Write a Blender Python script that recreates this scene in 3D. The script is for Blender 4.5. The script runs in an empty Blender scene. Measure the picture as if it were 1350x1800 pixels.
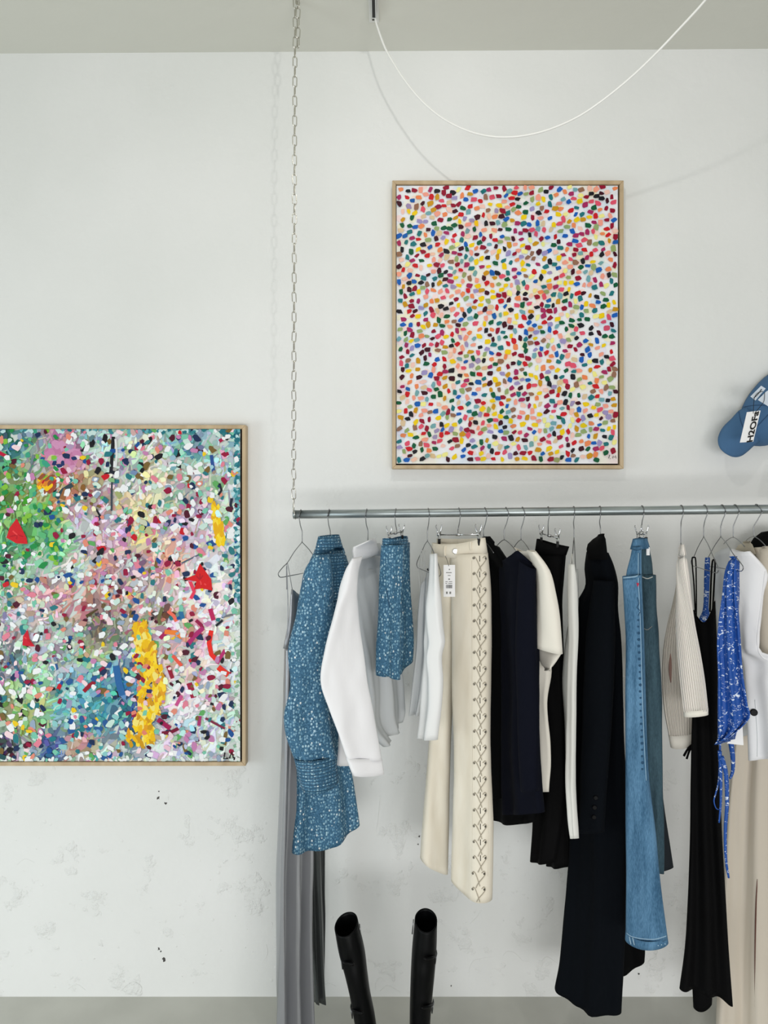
import bpy, bmesh, math, random
from mathutils import Vector, Matrix, noise

random.seed(7)
S = bpy.context.scene
C = S.collection
F = 1300.0            # focal length in pixels of a 1350x1800 frame
EYE = 1.704           # camera height
WALL = 2.6            # distance of the far wall
HC = 3.324            # ceiling height
PI = math.pi

# ------------------------------------------------------------------ camera
cam = bpy.data.cameras.new('camera')
cam.sensor_fit = 'VERTICAL'; cam.sensor_height = 36.0; cam.lens = F / 1800 * 36
cam.clip_start = 0.02
camo = bpy.data.objects.new('camera', cam); C.objects.link(camo)
camo.location = (0, 0, EYE); camo.rotation_euler = (PI / 2, 0, 0)
S.camera = camo

# ------------------------------------------------------------------ world, lights, exposure
S.view_settings.view_transform = 'Standard'
S.view_settings.look = 'None'
S.view_settings.exposure = -0.03
S.view_settings.gamma = 1.0
S.view_settings.use_curve_mapping = False
w = bpy.data.worlds.new('world'); S.world = w; w.use_nodes = True
bg = w.node_tree.nodes['Background']
bg.inputs[0].default_value = (1.0, 0.985, 0.98, 1); bg.inputs[1].default_value = 0.46

def area(name, loc, target, sx, sy, power, col):
    l = bpy.data.lights.new(name, 'AREA'); l.shape = 'RECTANGLE'; l.size = sx; l.size_y = sy
    l.energy = power; l.color = col
    o = bpy.data.objects.new(name, l); C.objects.link(o); o.location = loc
    o.rotation_euler = (Vector(target) - Vector(loc)).to_track_quat('-Z', 'Y').to_euler()
    return o
# daylight through the shop front behind the camera, a side window at left, and a ceiling lamp
area('shopfront_daylight', (0.5, -2.6, 0.70), (0.5, 2.6, 0.25), 4.6, 1.2, 118, (1.0, 1.0, 1.0))
area('side_window_daylight', (-3.4, 0.5, 0.95), (-0.2, 2.6, 0.6), 1.4, 1.5, 32, (0.84, 0.96, 1.0))
area('ceiling_lamp_light', (0.16, 1.22, 3.2), (0.16, 2.6, 1.7), 0.035, 0.035, 4.2, (1.0, 0.98, 0.94))

# ------------------------------------------------------------------ helpers
def lin(c):
    out = []
    for v in c:
        v /= 255.0
        out.append(v / 12.92 if v <= 0.04045 else ((v + 0.055) / 1.055) ** 2.4)
    return tuple(out)

def P(px, py, d):
    return Vector(((px - 675) / F * d, d, EYE + (900 - py) / F * d))

class NT:
    def __init__(s, m):
        s.t = m.node_tree; s.b = s.t.nodes['Principled BSDF']
    def n(s, typ, **kw):
        x = s.t.nodes.new(typ)
        for k, v in kw.items():
            if k.startswith('i_'):
                x.inputs[k[2:].replace('_', ' ')].default_value = v
            else: setattr(x, k, v)
        return x
    def l(s, a, b): s.t.links.new(a, b)

def mat(name, col, rough=0.8, metal=0.0, bump=None, vary=None, sheen=0, coat=0, space='Object', spec=None):
    m = bpy.data.materials.new(name); m.use_nodes = True
    q = NT(m); b = q.b
    b.inputs['Base Color'].default_value = (*lin(col), 1)
    b.inputs['Roughness'].default_value = rough; b.inputs['Metallic'].default_value = metal
    if spec is not None: b.inputs['Specular IOR Level'].default_value = spec
    if sheen: b.inputs['Sheen Weight'].default_value = sheen
    if coat: b.inputs['Coat Weight'].default_value = coat
    tc = q.n('ShaderNodeTexCoord')
    if vary:                               # (other colour, scale xyz, detail)
        c2, sc, det = vary
        mp = q.n('ShaderNodeMapping'); mp.inputs['Scale'].default_value = sc
        q.l(tc.outputs[space], mp.inputs[0])
        no = q.n('ShaderNodeTexNoise', i_Scale=1.0, i_Detail=det); q.l(mp.outputs[0], no.inputs['Vector'])
        r = q.n('ShaderNodeValToRGB'); r.color_ramp.elements[0].position = 0.32; r.color_ramp.elements[1].position = 0.68
        r.color_ramp.elements[0].color = (*lin(col), 1); r.color_ramp.elements[1].color = (*lin(c2), 1)
        q.l(no.outputs['Fac'], r.inputs[0]); q.l(r.outputs[0], b.inputs['Base Color'])
    if bump:                               # (scale xyz, strength, distance, detail)
        sc, st, di, det = bump
        mp = q.n('ShaderNodeMapping'); mp.inputs['Scale'].default_value = sc
        q.l(tc.outputs[space], mp.inputs[0])
        no = q.n('ShaderNodeTexNoise', i_Scale=1.0, i_Detail=det); q.l(mp.outputs[0], no.inputs['Vector'])
        bp = q.n('ShaderNodeBump', i_Strength=st, i_Distance=di)
        q.l(no.outputs['Fac'], bp.inputs['Height']); q.l(bp.outputs[0], b.inputs['Normal'])
    return m

def link(name, me, m, parent=None):
    o = bpy.data.objects.new(name, me); C.objects.link(o)
    if m: me.materials.append(m)
    if parent:
        o.parent = parent
        me.transform(Matrix.Translation(-parent.location))
    return o

def mesh(name, vs, fs, m, parent=None, smooth=True):
    me = bpy.data.meshes.new(name)
    me.from_pydata([tuple(v) for v in vs], [], fs); me.update()
    bm = bmesh.new(); bm.from_mesh(me)
    bmesh.ops.recalc_face_normals(bm, faces=bm.faces); bm.to_mesh(me); bm.free()
    if smooth: me.shade_smooth()
    return link(name, me, m, parent)

def thing(name, label, cat, loc, group=None):
    o = bpy.data.objects.new(name, None); C.objects.link(o); o.location = loc
    o.empty_display_size = 0.05
    o['label'] = label; o['category'] = cat
    if group: o['group'] = group
    bpy.context.view_layer.update()
    return o

def tag(o, label, cat, group=None):
    o['label'] = label; o['category'] = cat
    if group: o['group'] = group
    return o

def boxdata(lo, hi):
    x0, y0, z0 = lo; x1, y1, z1 = hi
    return ([(x0,y0,z0),(x1,y0,z0),(x1,y1,z0),(x0,y1,z0),(x0,y0,z1),(x1,y0,z1),(x1,y1,z1),(x0,y1,z1)],
            [(0,3,2,1),(4,5,6,7),(0,1,5,4),(1,2,6,5),(2,3,7,6),(3,0,4,7)])

def box(name, lo, hi, m, parent=None, bevel=0):
    v, f = boxdata(lo, hi)
    o = mesh(name, v, f, m, parent, smooth=False)
    if bevel:
        md = o.modifiers.new('bevel', 'BEVEL'); md.width = bevel; md.segments = 2
    return o

def smooth_pts(pts, n=6):
    pts = [Vector(p) for p in pts]
    if len(pts) < 3: return pts
    out = []
    for i in range(len(pts) - 1):
        p0 = pts[max(i-1, 0)]; p1 = pts[i]; p2 = pts[i+1]; p3 = pts[min(i+2, len(pts)-1)]
        for k in range(n):
            t = k / n
            out.append(0.5 * ((2*p1) + (p2-p0)*t + (2*p0-5*p1+4*p2-p3)*t*t + (3*p1-p0-3*p2+p3)*t**3))
    out.append(pts[-1]); return out

def tubedata(pts, r, seg=8, closed=False):
    pts = [Vector(p) for p in pts]; n = len(pts); vs = []; fs = []
    rr = r if callable(r) else (lambda t: r)
    nrm = None
    for i, p in enumerate(pts):
        if closed: t = pts[(i+1) % n] - pts[i-1]
        else: t = pts[min(i+1, n-1)] - pts[max(i-1, 0)]
        if t.length < 1e-9: t = Vector((0, 0, 1))
        t.normalize()
        if nrm is None:
            a = Vector((0, 0, 1)) if abs(t.z) < 0.9 else Vector((1, 0, 0))
            nrm = t.cross(a).normalized()
        else:
            nrm = (nrm - t * nrm.dot(t)).normalized()
        bn = t.cross(nrm)
        for k in range(seg):
            a = 2 * PI * k / seg
            vs.append(p + (nrm * math.cos(a) + bn * math.sin(a)) * rr(i / max(n-1, 1)))
    m = n if closed else n - 1
    for i in range(m):
        j = (i + 1) % n
        for k in range(seg):
            k2 = (k + 1) % seg
            fs.append((i*seg+k, i*seg+k2, j*seg+k2, j*seg+k))
    if not closed:
        fs.append(tuple(range(seg-1, -1, -1))); fs.append(tuple((n-1)*seg + k for k in range(seg)))
    return vs, fs

def tube(name, pts, r, m, parent=None, seg=8, closed=False, sm=0):
    if sm: pts = smooth_pts(pts, sm)
    v, f = tubedata(pts, r, seg, closed)
    return mesh(name, v, f, m, parent)

def join(parts):
    vs, fs = [], []
    for v, f in parts:
        o = len(vs); vs += list(v); fs += [tuple(i + o for i in q) for q in f]
    return vs, fs

def pchip(xs, ys, x):
    n = len(xs)
    if x <= xs[0]: return ys[0]
    if x >= xs[-1]: return ys[-1]
    h = [xs[i+1]-xs[i] for i in range(n-1)]
    dl = [(ys[i+1]-ys[i])/h[i] for i in range(n-1)]
    def slope(i):
        if i == 0: return dl[0]
        if i == n-1: return dl[-1]
        return (dl[i-1]*h[i] + dl[i]*h[i-1])/(h[i-1]+h[i])
    i = 0
    while x > xs[i+1]: i += 1
    t = (x-xs[i])/h[i]; m0 = slope(i)*h[i]; m1 = slope(i+1)*h[i]
    return (2*t**3-3*t*t+1)*ys[i] + (t**3-2*t*t+t)*m0 + (-2*t**3+3*t*t)*ys[i+1] + (t**3-t*t)*m1

def loft(name, rows, m, parent, dL, dR, T=0.025, folds=(), crease=0.003, M=56, step=9.0, power=0.75,
         seed=0, thick=0.0018, cap=False, top_fold=0.15):
    """A piece of hanging cloth: a closed shell through rows (left edge x, y, right edge x, y [, half thickness [, sag]]),
    its left edge at distance dL and its right edge at dR, wavy with vertical folds that open towards the hem."""
    R = []
    for r in rows:
        r = list(r) + [None]*(6-len(r))
        if r[4] is None: r[4] = T
        if r[5] is None: r[5] = 0.0
        R.append(r)
    s = [0.0]
    for i in range(1, len(R)):
        s.append(s[-1] + max(1.0, math.hypot(R[i][1]+R[i][3]-R[i-1][1]-R[i-1][3], (R[i][0]+R[i][2]-R[i-1][0]-R[i-1][2])*0.6)/2))
    n = max(len(R), int(s[-1]/step)) + 1
    cols = list(zip(*R))
    d0 = dL if isinstance(dL, (tuple, list)) else (dL, dL)
    d1 = dR if isinstance(dR, (tuple, list)) else (dR, dR)
    vs, uv, fs = [], [], []
    for j in range(n):
        x = s[-1]*j/(n-1); v = j/(n-1)
        xl, yl, xr, yr, t, sag = [pchip(s, c, x) for c in cols]
        dl = d0[0]+(d0[1]-d0[0])*v; dr = d1[0]+(d1[1]-d1[0])*v
        A = P(xl, yl, dl); B = P(xr, yr, dr)
        e = B - A; nn = Vector((e.y, -e.x, 0))
        if nn.length < 1e-6: nn = Vector((0, -1, 0))
        nn.normalize()
        if nn.y > 0: nn = -nn
        W = e.length
        for k in range(M):
            a = 2*PI*k/M
            u = (1-math.cos(a))/2; sn = math.sin(a)
            off = (1 if sn >= 0 else -1) * t * abs(sn)**power
            grow = top_fold + (1-top_fold)*v
            for (am, fr, ph) in folds:
                off += am*grow*math.sin(2*PI*fr*u + ph + 0.8*math.sin(3*v+ph))
            p = A + e*u + nn*off
            p.z -= sag*4*u*(1-u)/F*(dl+dr)/2
            if crease:
                q = Vector((p.x*14, p.y*14, p.z*5 + seed*7.3))
                p += nn*crease*noise.noise(q)*2 + nn*crease*0.6*noise.noise(q*2.7)
            vs.append(p); uv.append((u, x/600.0, W))
    for j in range(n-1):
        for k in range(M):
            k2 = (k+1) % M
            fs.append((j*M+k, j*M+k2, (j+1)*M+k2, (j+1)*M+k))
    if cap:
        fs.append(tuple(range(M))); fs.append(tuple((n-1)*M+k for k in range(M-1, -1, -1)))
    me = bpy.data.meshes.new(name)
    me.from_pydata([tuple(p) for p in vs], [], fs); me.update()
    lay = me.uv_layers.new(name='UVMap')
    for lo in me.loops:
        q = uv[lo.vertex_index]; lay.data[lo.index].uv = (q[0], q[1])
    bm = bmesh.new(); bm.from_mesh(me); bmesh.ops.recalc_face_normals(bm, faces=bm.faces); bm.to_mesh(me); bm.free()
    me.shade_smooth()
    o = link(name, me, m, parent)
    if thick:
        md = o.modifiers.new('cloth', 'SOLIDIFY'); md.thickness = thick; md.offset = 0
    return o

def disc(name, c, r, m, parent, nrm=(0, -1, 0), h=0.003, seg=16):
    c = Vector(c); nrm = Vector(nrm).normalized()
    v, f = tubedata([c - nrm*h*0.2, c + nrm*h*0.55, c + nrm*h*0.8], lambda t: r if t < 0.9 else r*0.8, seg)
    return mesh(name, v, f, m, parent, smooth=False)

from mathutils.bvhtree import BVHTree
_trees = {}
def on(objs, px, py, eps=0.0015):
    """the point of a garment's surface seen at that picture position, lifted by eps along the line of sight"""
    o = Vector((0, 0, EYE)); dr = (P(px, py, 1.0) - o).normalized(); best = None
    for ob in (objs if isinstance(objs, (list, tuple)) else [objs]):
        if ob.name not in _trees:
            off = ob.parent.location if ob.parent else Vector()
            _trees[ob.name] = BVHTree.FromPolygons([v.co + off for v in ob.data.vertices], [tuple(p.vertices) for p in ob.data.polygons])
        h = _trees[ob.name].ray_cast(o, dr)
        if h[0] is not None and (best is None or h[3] < best): best = h[3]
    if best is None: return None
    return o + dr*(best - eps)
def seam(name, objs, pts, r, m, parent, eps=0.0012, closed=False):
    q = smooth_pts([(x, y, 0) for x, y in pts], 6)
    q = [on(objs, p.x, p.y, eps) for p in q]; q = [p for p in q if p is not None]
    if len(q) > 1: return tube(name, q, r, m, parent, seg=6)

# ------------------------------------------------------------------ materials
def wall_material():
    m = mat('white_plaster', (227, 228, 225), 0.75)
    q = NT(m); tc = q.n('ShaderNodeTexCoord')
    sep = q.n('ShaderNodeSeparateXYZ'); q.l(tc.outputs['Object'], sep.inputs[0])
    n1 = q.n('ShaderNodeTexNoise', i_Scale=1.3, i_Detail=3.0); q.l(tc.outputs['Object'], n1.inputs['Vector'])
    r = q.n('ShaderNodeValToRGB'); r.color_ramp.elements[0].position = 0.35; r.color_ramp.elements[1].position = 0.65
    r.color_ramp.elements[0].color = (*lin((223, 225, 222)), 1); r.color_ramp.elements[1].color = (*lin((231, 232, 230)), 1)
    q.l(n1.outputs['Fac'], r.inputs[0]); q.l(r.outputs[0], q.b.inputs['Base Color'])
    # plaster: fine grain everywhere, flaked patches and pits lower down
    n2 = q.n('ShaderNodeTexNoise', i_Scale=38.0, i_Detail=5.0); q.l(tc.outputs['Object'], n2.inputs['Vector'])
    n3 = q.n('ShaderNodeTexNoise', i_Scale=9.0, i_Detail=6.0, i_Roughness=0.65); q.l(tc.outputs['Object'], n3.inputs['Vector'])
    fl = q.n('ShaderNodeValToRGB'); fl.color_ramp.elements[0].position = 0.59; fl.color_ramp.elements[1].position = 0.72
    q.l(n3.outputs['Fac'], fl.inputs[0])
    vo = q.n('ShaderNodeTexVoronoi', i_Scale=17.0, i_Randomness=1.0); q.l(tc.outputs['Object'], vo.inputs['Vector'])
    vr = q.n('ShaderNodeValToRGB'); vr.color_ramp.elements[0].position = 0.04; vr.color_ramp.elements[1].position = 0.12
    vr.color_ramp.elements[0].color = (.3, .3, .3, 1); vr.color_ramp.elements[1].color = (0, 0, 0, 1)
    q.l(vo.outputs['Distance'], vr.inputs[0])
    low = q.n('ShaderNodeMapRange'); low.inputs[1].default_value = 1.9; low.inputs[2].default_value = 0.7
    low.inputs[3].default_value = 0.12; low.inputs[4].default_value = 1.0
    q.l(sep.outputs['Z'], low.inputs[0])
    ad = q.n('ShaderNodeMath', operation='ADD'); q.l(fl.outputs[0], ad.inputs[0]); q.l(vr.outputs[0], ad.inputs[1])
    mu = q.n('ShaderNodeMath', operation='MULTIPLY'); q.l(ad.outputs[0], mu.inputs[0]); q.l(low.outputs[0], mu.inputs[1])
    ma = q.n('ShaderNodeMath', operation='MULTIPLY_ADD'); q.l(n2.outputs['Fac'], ma.inputs[0]); ma.inputs[1].default_value = 0.35
    q.l(mu.outputs[0], ma.inputs[2])
    bp = q.n('ShaderNodeBump', i_Strength=1.0, i_Distance=0.0042); q.l(ma.outputs[0], bp.inputs['Height'])
    q.l(bp.outputs[0], q.b.inputs['Normal'])
    return m

def tweed(name, rows=False):
    """blue bouclé with a scatter of pale, shiny sequins; rows=True lays them in horizontal lines"""
    m = mat(name, (66, 112, 148), 0.75)
    q = NT(m); tc = q.n('ShaderNodeTexCoord')
    mp = q.n('ShaderNodeMapping'); mp.inputs['Scale'].default_value = (128, 128, 102) if not rows else (120, 120, 170)
    q.l(tc.outputs['Object'], mp.inputs[0])
    vo = q.n('ShaderNodeTexVoronoi', i_Scale=1.0, i_Randomness=0.75 if not rows else 0.45); q.l(mp.outputs[0], vo.inputs['Vector'])
    ra = q.n('ShaderNodeValToRGB'); ra.color_ramp.elements[0].position = 0.30; ra.color_ramp.elements[1].position = 0.43
    ra.color_ramp.elements[0].color = (1, 1, 1, 1); ra.color_ramp.elements[1].color = (0, 0, 0, 1)
    q.l(vo.outputs['Distance'], ra.inputs[0])
    sp = q.n('ShaderNodeSeparateColor'); q.l(vo.outputs['Color'], sp.inputs[0])
    bright = q.n('ShaderNodeValToRGB'); e = bright.color_ramp.elements
    e[0].position = 0.15; e[0].color = (*lin((98, 146, 174)), 1); e[1].position = 0.99; e[1].color = (*lin((236, 244, 246)), 1)
    k = e.new(0.7); k.color = (*lin((140, 182, 202)), 1); k = e.new(0.92); k.color = (*lin((172, 206, 220)), 1)
    q.l(sp.outputs[0], bright.inputs[0])
    no = q.n('ShaderNodeTexNoise', i_Scale=260.0, i_Detail=3.0); q.l(tc.outputs['Object'], no.inputs['Vector'])
    br = q.n('ShaderNodeValToRGB'); br.color_ramp.elements[0].position = 0.35; br.color_ramp.elements[1].position = 0.68
    br.color_ramp.elements[0].color = (*lin((34, 80, 110)), 1); br.color_ramp.elements[1].color = (*lin((74, 124, 156)), 1)
    q.l(no.outputs['Fac'], br.inputs[0])
    mx = q.n('ShaderNodeMix', data_type='RGBA'); q.l(ra.outputs[0], mx.inputs[0]); q.l(br.outputs[0], mx.inputs[6]); q.l(bright.outputs[0], mx.inputs[7])
    if rows:
        wv = q.n('ShaderNodeTexWave', wave_type='BANDS', bands_direction='Z', i_Scale=34.0, i_Distortion=0.6); q.l(tc.outputs['Object'], wv.inputs['Vector'])
        wr = q.n('ShaderNodeValToRGB'); wr.color_ramp.elements[0].position = .15; wr.color_ramp.elements[1].position = .5
        q.l(wv.outputs['Fac'], wr.inputs[0])
        m2 = q.n('ShaderNodeMix', data_type='RGBA'); m2.inputs[6].default_value = (*lin((36, 80, 108)), 1)
        q.l(wr.outputs[0], m2.inputs[0]); q.l(mx.outputs[2], m2.inputs[7]); q.l(m2.outputs[2], q.b.inputs['Base Color'])
    else: q.l(mx.outputs[2], q.b.inputs['Base Color'])
    rr = q.n('ShaderNodeMapRange'); rr.inputs[3].default_value = 0.8; rr.inputs[4].default_value = 0.3
    q.l(ra.outputs[0], rr.inputs[0]); q.l(rr.outputs[0], q.b.inputs['Roughness'])
    bp = q.n('ShaderNodeBump', i_Strength=0.7, i_Distance=0.004)
    q.l(mx.outputs[2], bp.inputs['Height']); q.l(bp.outputs[0], q.b.inputs['Normal'])
    return m

def denim(name, dark, light, seam=None):
    m = mat(name, dark, 0.85)
    q = NT(m); tc = q.n('ShaderNodeTexCoord')
    mp = q.n('ShaderNodeMapping'); mp.inputs['Scale'].default_value = (420, 420, 90); q.l(tc.outputs['Object'], mp.inputs[0])
    n1 = q.n('ShaderNodeTexNoise', i_Scale=1.0, i_Detail=2.0); q.l(mp.outputs[0], n1.inputs['Vector'])
    mp2 = q.n('ShaderNodeMapping'); mp2.inputs['Scale'].default_value = (38, 38, 5); q.l(tc.outputs['Object'], mp2.inputs[0])
    n2 = q.n('ShaderNodeTexNoise', i_Scale=1.0, i_Detail=4.0); q.l(mp2.outputs[0], n2.inputs['Vector'])
    ad = q.n('ShaderNodeMath', operation='MULTIPLY_ADD'); q.l(n1.outputs['Fac'], ad.inputs[0]); ad.inputs[1].default_value = 0.55
    q.l(n2.outputs['Fac'], ad.inputs[2])
    r = q.n('ShaderNodeValToRGB'); r.color_ramp.elements[0].position = 0.55; r.color_ramp.elements[1].position = 1.0
    r.color_ramp.elements[0].color = (*lin(dark), 1); r.color_ramp.elements[1].color = (*lin(light), 1)
    q.l(ad.outputs[0], r.inputs[0]); q.l(r.outputs[0], q.b.inputs['Base Color'])
    bp = q.n('ShaderNodeBump', i_Strength=0.3, i_Distance=0.001); q.l(n1.outputs['Fac'], bp.inputs['Height']); q.l(bp.outputs[0], q.b.inputs['Normal'])
    return m

def knit(name, col, ribs=46):
    m = mat(name, col, 0.95, sheen=0.3)
    q = NT(m); tc = q.n('ShaderNodeTexCoord')
    wv = q.n('ShaderNodeTexWave', wave_type='BANDS', bands_direction='X', i_Scale=ribs/6.28, i_Distortion=0.25)
    q.l(tc.outputs['UV'], wv.inputs['Vector'])
    no = q.n('ShaderNodeTexNoise', i_Scale=900.0, i_Detail=2.0); q.l(tc.outputs['Object'], no.inputs['Vector'])
    ad = q.n('ShaderNodeMath', operation='MULTIPLY_ADD'); q.l(no.outputs['Fac'], ad.inputs[0]); ad.inputs[1].default_value = 0.4
    q.l(wv.outputs['Fac'], ad.inputs[2])
    bp = q.n('ShaderNodeBump', i_Strength=0.8, i_Distance=0.003); q.l(ad.outputs[0], bp.inputs['Height']); q.l(bp.outputs[0], q.b.inputs['Normal'])
    return m

def blue_print(name):
    m = mat(name, (20, 72, 168), 0.6)
    q = NT(m); tc = q.n('ShaderNodeTexCoord')
    mp = q.n('ShaderNodeMapping'); mp.inputs['Scale'].default_value = (84, 84, 150); q.l(tc.outputs['Object'], mp.inputs[0])
    no = q.n('ShaderNodeTexNoise', i_Scale=0.9, i_Detail=1.0, i_Distortion=1.2); q.l(mp.outputs[0], no.inputs['Vector'])
    r = q.n('ShaderNodeValToRGB'); e = r.color_ramp.elements
    e[0].position = 0.60; e[0].color = (*lin((8, 74, 158)), 1); e[1].position = 0.70; e[1].color = (*lin((225, 235, 248)), 1)
    q.l(no.outputs['Fac'], r.inputs[0]); q.l(r.outputs[0], q.b.inputs['Base Color'])
    return m

def oak(name):
    return mat(name, (176, 152, 118), 0.55, vary=((198, 176, 142), (22, 22, 3), 4), bump=((60, 60, 8), 0.15, 0.001, 3))

def galvanised(name):
    m = mat(name, (124, 132, 134), 0.4, 0.85, vary=((176, 184, 184), (3, 70, 70), 4))
    return m

M = dict(
    wall=wall_material(),
    ceil=mat('ceiling_paint', (212, 212, 203), 0.85, bump=((9, 9, 9), 0.5, 0.006, 6)),
    floor=mat('grey_concrete', (190, 190, 182), 0.55, vary=((200, 200, 192), (5, 5, 5), 5), bump=((40, 40, 40), 0.1, 0.001, 3)),
    hole=mat('dark_hole', (74, 72, 70), 0.95),
    flake=mat('flaked_plaster', (196, 200, 197), 0.9),
    rod=galvanised('galvanised_steel'), chain=mat('chain_steel', (205, 203, 194), 0.22, 1.0),
    wire=mat('hanger_wire', (128, 130, 131), 0.28, 0.9), chrome=mat('chrome', (205, 207, 208), 0.15, 1.0),
    grip=mat('black_rubber', (18, 18, 19), 0.6),
    oak=oak('oak_frame'), gap=mat('shadow_gap', (38, 26, 18), 0.9),
    tweed=tweed('sequin_tweed'), tweedr=tweed('sequin_tweed_rows', True),
    white=mat('white_cotton', (238, 238, 240), 0.85, bump=((30, 30, 9), 0.3, 0.004, 4)),
    sheer_shade=mat('shaded_white_poplin', (205, 209, 211), 0.85, bump=((30, 30, 9), 0.25, 0.004, 4)),  # semi-sheer white, greyed to hold the shade on bodies and back panels
    satin=mat('grey_satin', (152, 154, 158), 0.3, 0.4),
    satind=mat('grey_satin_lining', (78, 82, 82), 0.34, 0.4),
    ivory=mat('ivory_satin', (226, 227, 226), 0.45),
    cream=mat('cream_denim', (226, 217, 198), 0.85, vary=((235, 228, 212), (30, 30, 6), 3), bump=((300, 300, 300), 0.12, 0.0008, 2)),
    creamlace=mat('shaded_cream_cord', (168, 160, 142), 0.8), thread=mat('cream_thread', (206, 198, 180), 0.8),  # lace cord darkened: the shadows along the lacing are in its colour
    bronze=mat('dark_eyelet', (62, 58, 50), 0.4, 0.4),
    black=mat('black_wool', (5, 6, 7), 0.9, spec=.12), navy=mat('navy_wool', (9, 12, 24), 0.9, spec=.12),
    blackc=mat('black_crepe', (4, 4, 5), 0.8, spec=.12), navyc=mat('blue_black_wool', (5, 9, 15), 0.92, spec=.12),
    offwhite=mat('off_white_jersey', (231, 226, 214), 0.9, bump=((20, 20, 8), 0.25, 0.003, 3)),
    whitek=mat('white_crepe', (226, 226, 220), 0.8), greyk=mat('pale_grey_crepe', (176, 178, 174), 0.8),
    denim=denim('blue_denim', (32, 78, 110), (92, 136, 170)), denimd=denim('shaded_denim', (22, 50, 62), (62, 90, 102)),  # second denim is a darkened copy: shade on the far leg as colour
    denimb=denim('shaded_flare_denim', (8, 16, 23), (16, 26, 34)),  # near-black copy of the denim, shade on the far flare painted in
    stitch=mat('pale_stitch', (152, 182, 202), 0.9), indigo=mat('indigo_seam', (34, 72, 102), 0.9),
    red=mat('red_thread', (176, 30, 62), 0.8),
    knit=knit('cream_rib_knit', (240, 233, 223)), knit2=knit('cream_rib_knit_sleeve', (234, 226, 212), 60),
    mauve=mat('mauve_lining', (150, 118, 108), 0.9),
    print=blue_print('blue_print_viscose'),
    beige=mat('beige_twill', (208, 199, 184), 0.75, bump=((24, 24, 5), 0.25, 0.004, 3)),
    beiged=mat('beige_collar', (186, 178, 160), 0.8), brown=mat('brown_seam', (104, 68, 58), 0.8),
    leather=mat('black_leather', (4, 5, 6), 0.42, spec=.14, bump=((70, 70, 30), 0.35, 0.002, 3)),
    cap=mat('cap_cotton', (66, 104, 142), 0.9, bump=((200, 200, 200), 0.2, 0.001, 2)),
    capd=mat('cap_shadow_cotton', (44, 76, 112), 0.9),
    paper=mat('white_card', (240, 240, 240), 0.7), ink=mat('black_ink', (14, 14, 14), 0.8),
    greyink=mat('grey_ink', (128, 128, 126), 0.8),
    cord=mat('white_cable', (236, 236, 232), 0.5), plastic=mat('white_plastic', (214, 214, 210), 0.4),
    patch=mat('pale_embroidery', (206, 216, 226), 0.85),
)

# ------------------------------------------------------------------ the setting
def struct(o): o['kind'] = 'structure'; return o
wall = struct(box('wall_back', (-4.2, WALL, -0.0), (4.2, WALL + 0.2, HC), M['wall']))
struct(box('floor', (-4.2, -1.5, -0.1), (4.2, WALL + 0.2, 0.0), M['floor']))
ceil = struct(box('ceiling', (-4.2, -1.5, HC), (4.2, WALL + 0.2, HC + 0.1), M['ceil']))
for v in ceil.data.vertices: v.co.z += .0062*v.co.x          # the old ceiling rises slightly to the right
for v in wall.data.vertices:
    if v.co.z > 1: v.co.z += .0062*v.co.x + .02

def blob(name, px, py, r, m, seed, parent=wall):
    rnd = random.Random(seed); c = P(px, py, WALL - 0.0004)
    vs = [c + Vector((0, -0.0012, 0))]; n = 11
    for k in range(n):
        a = 2*PI*k/n; q = .62*r*(0.4 + 1.0*rnd.random())
        vs.append(c + Vector((math.cos(a)*q*0.8, 0, math.sin(a)*q)))
    return mesh(name, vs, [(0, 1 + (k+1) % n, 1+k) for k in range(n)], m, parent)
for i, (px, py, r) in enumerate([(279, 1391, .0045), (278, 1403, .010), (291, 1412, .008), (279, 1668, .009), (283, 1672, .006), (288, 1687, .011),
                                 (462, 57, .003), (538, 67, .003), (737, 1470, .007), (735, 1484, .006), (1123, 1712, .007), (793, 1733, .005)]):
    if py < 90: continue
    blob('screw_hole', px, py, r, M['hole'], i)

rw = random.Random(5)
for path, r in [([(668, 1398), (666, 1422), (663, 1448), (661, 1462)], .0013), ([(651, 1385), (655, 1372), (664, 1366)], .0012), ([(661, 1740), (660, 1728), (668, 1718), (676, 1724)], .0016), ([(668, 1742), (680, 1732), (694, 1738), (703, 1744)], .0018),
                ([(824, 1716), (826, 1700), (834, 1688), (850, 1684), (868, 1682)], .0012), ([(884, 1680), (893, 1672), (906, 1676), (918, 1688), (930, 1690)], .0012), ([(846, 1600), (838, 1612), (826, 1624)], .001), ([(560, 1735), (575, 1728), (590, 1733)], .0014),
                ([(30, 1520), (44, 1510), (60, 1516)], .001), ([(212, 1742), (232, 1726), (248, 1734), (246, 1746)], .0018), ([(120, 1738), (134, 1730), (150, 1740)], .0014), ([(952, 1690), (962, 1682), (980, 1694)], .0013), ([(462, 1690), (470, 1676), (468, 1660)], .001)]:
    tube('plaster_ridge', [P(x, y, WALL - r*.2) for x, y in path], (lambda r_: lambda t: r_*(.35 + .65*math.sin(PI*min(.97, max(.03, t)))))(r), M['wall'], wall, seg=6, sm=5)
for k in range(70):                                     # little lumps in the paint on the lower wall
    x, y = rw.uniform(-60, 1300), rw.uniform(1360, 1748); r = rw.uniform(.0014, .0034)
    tube('plaster_lump', [P(x, y, WALL + .001), P(x, y, WALL - r*.2), P(x, y, WALL - r*.35)], (lambda r_: lambda t: r_*(1 - .6*t))(r), M['wall'], wall, seg=7)

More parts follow.
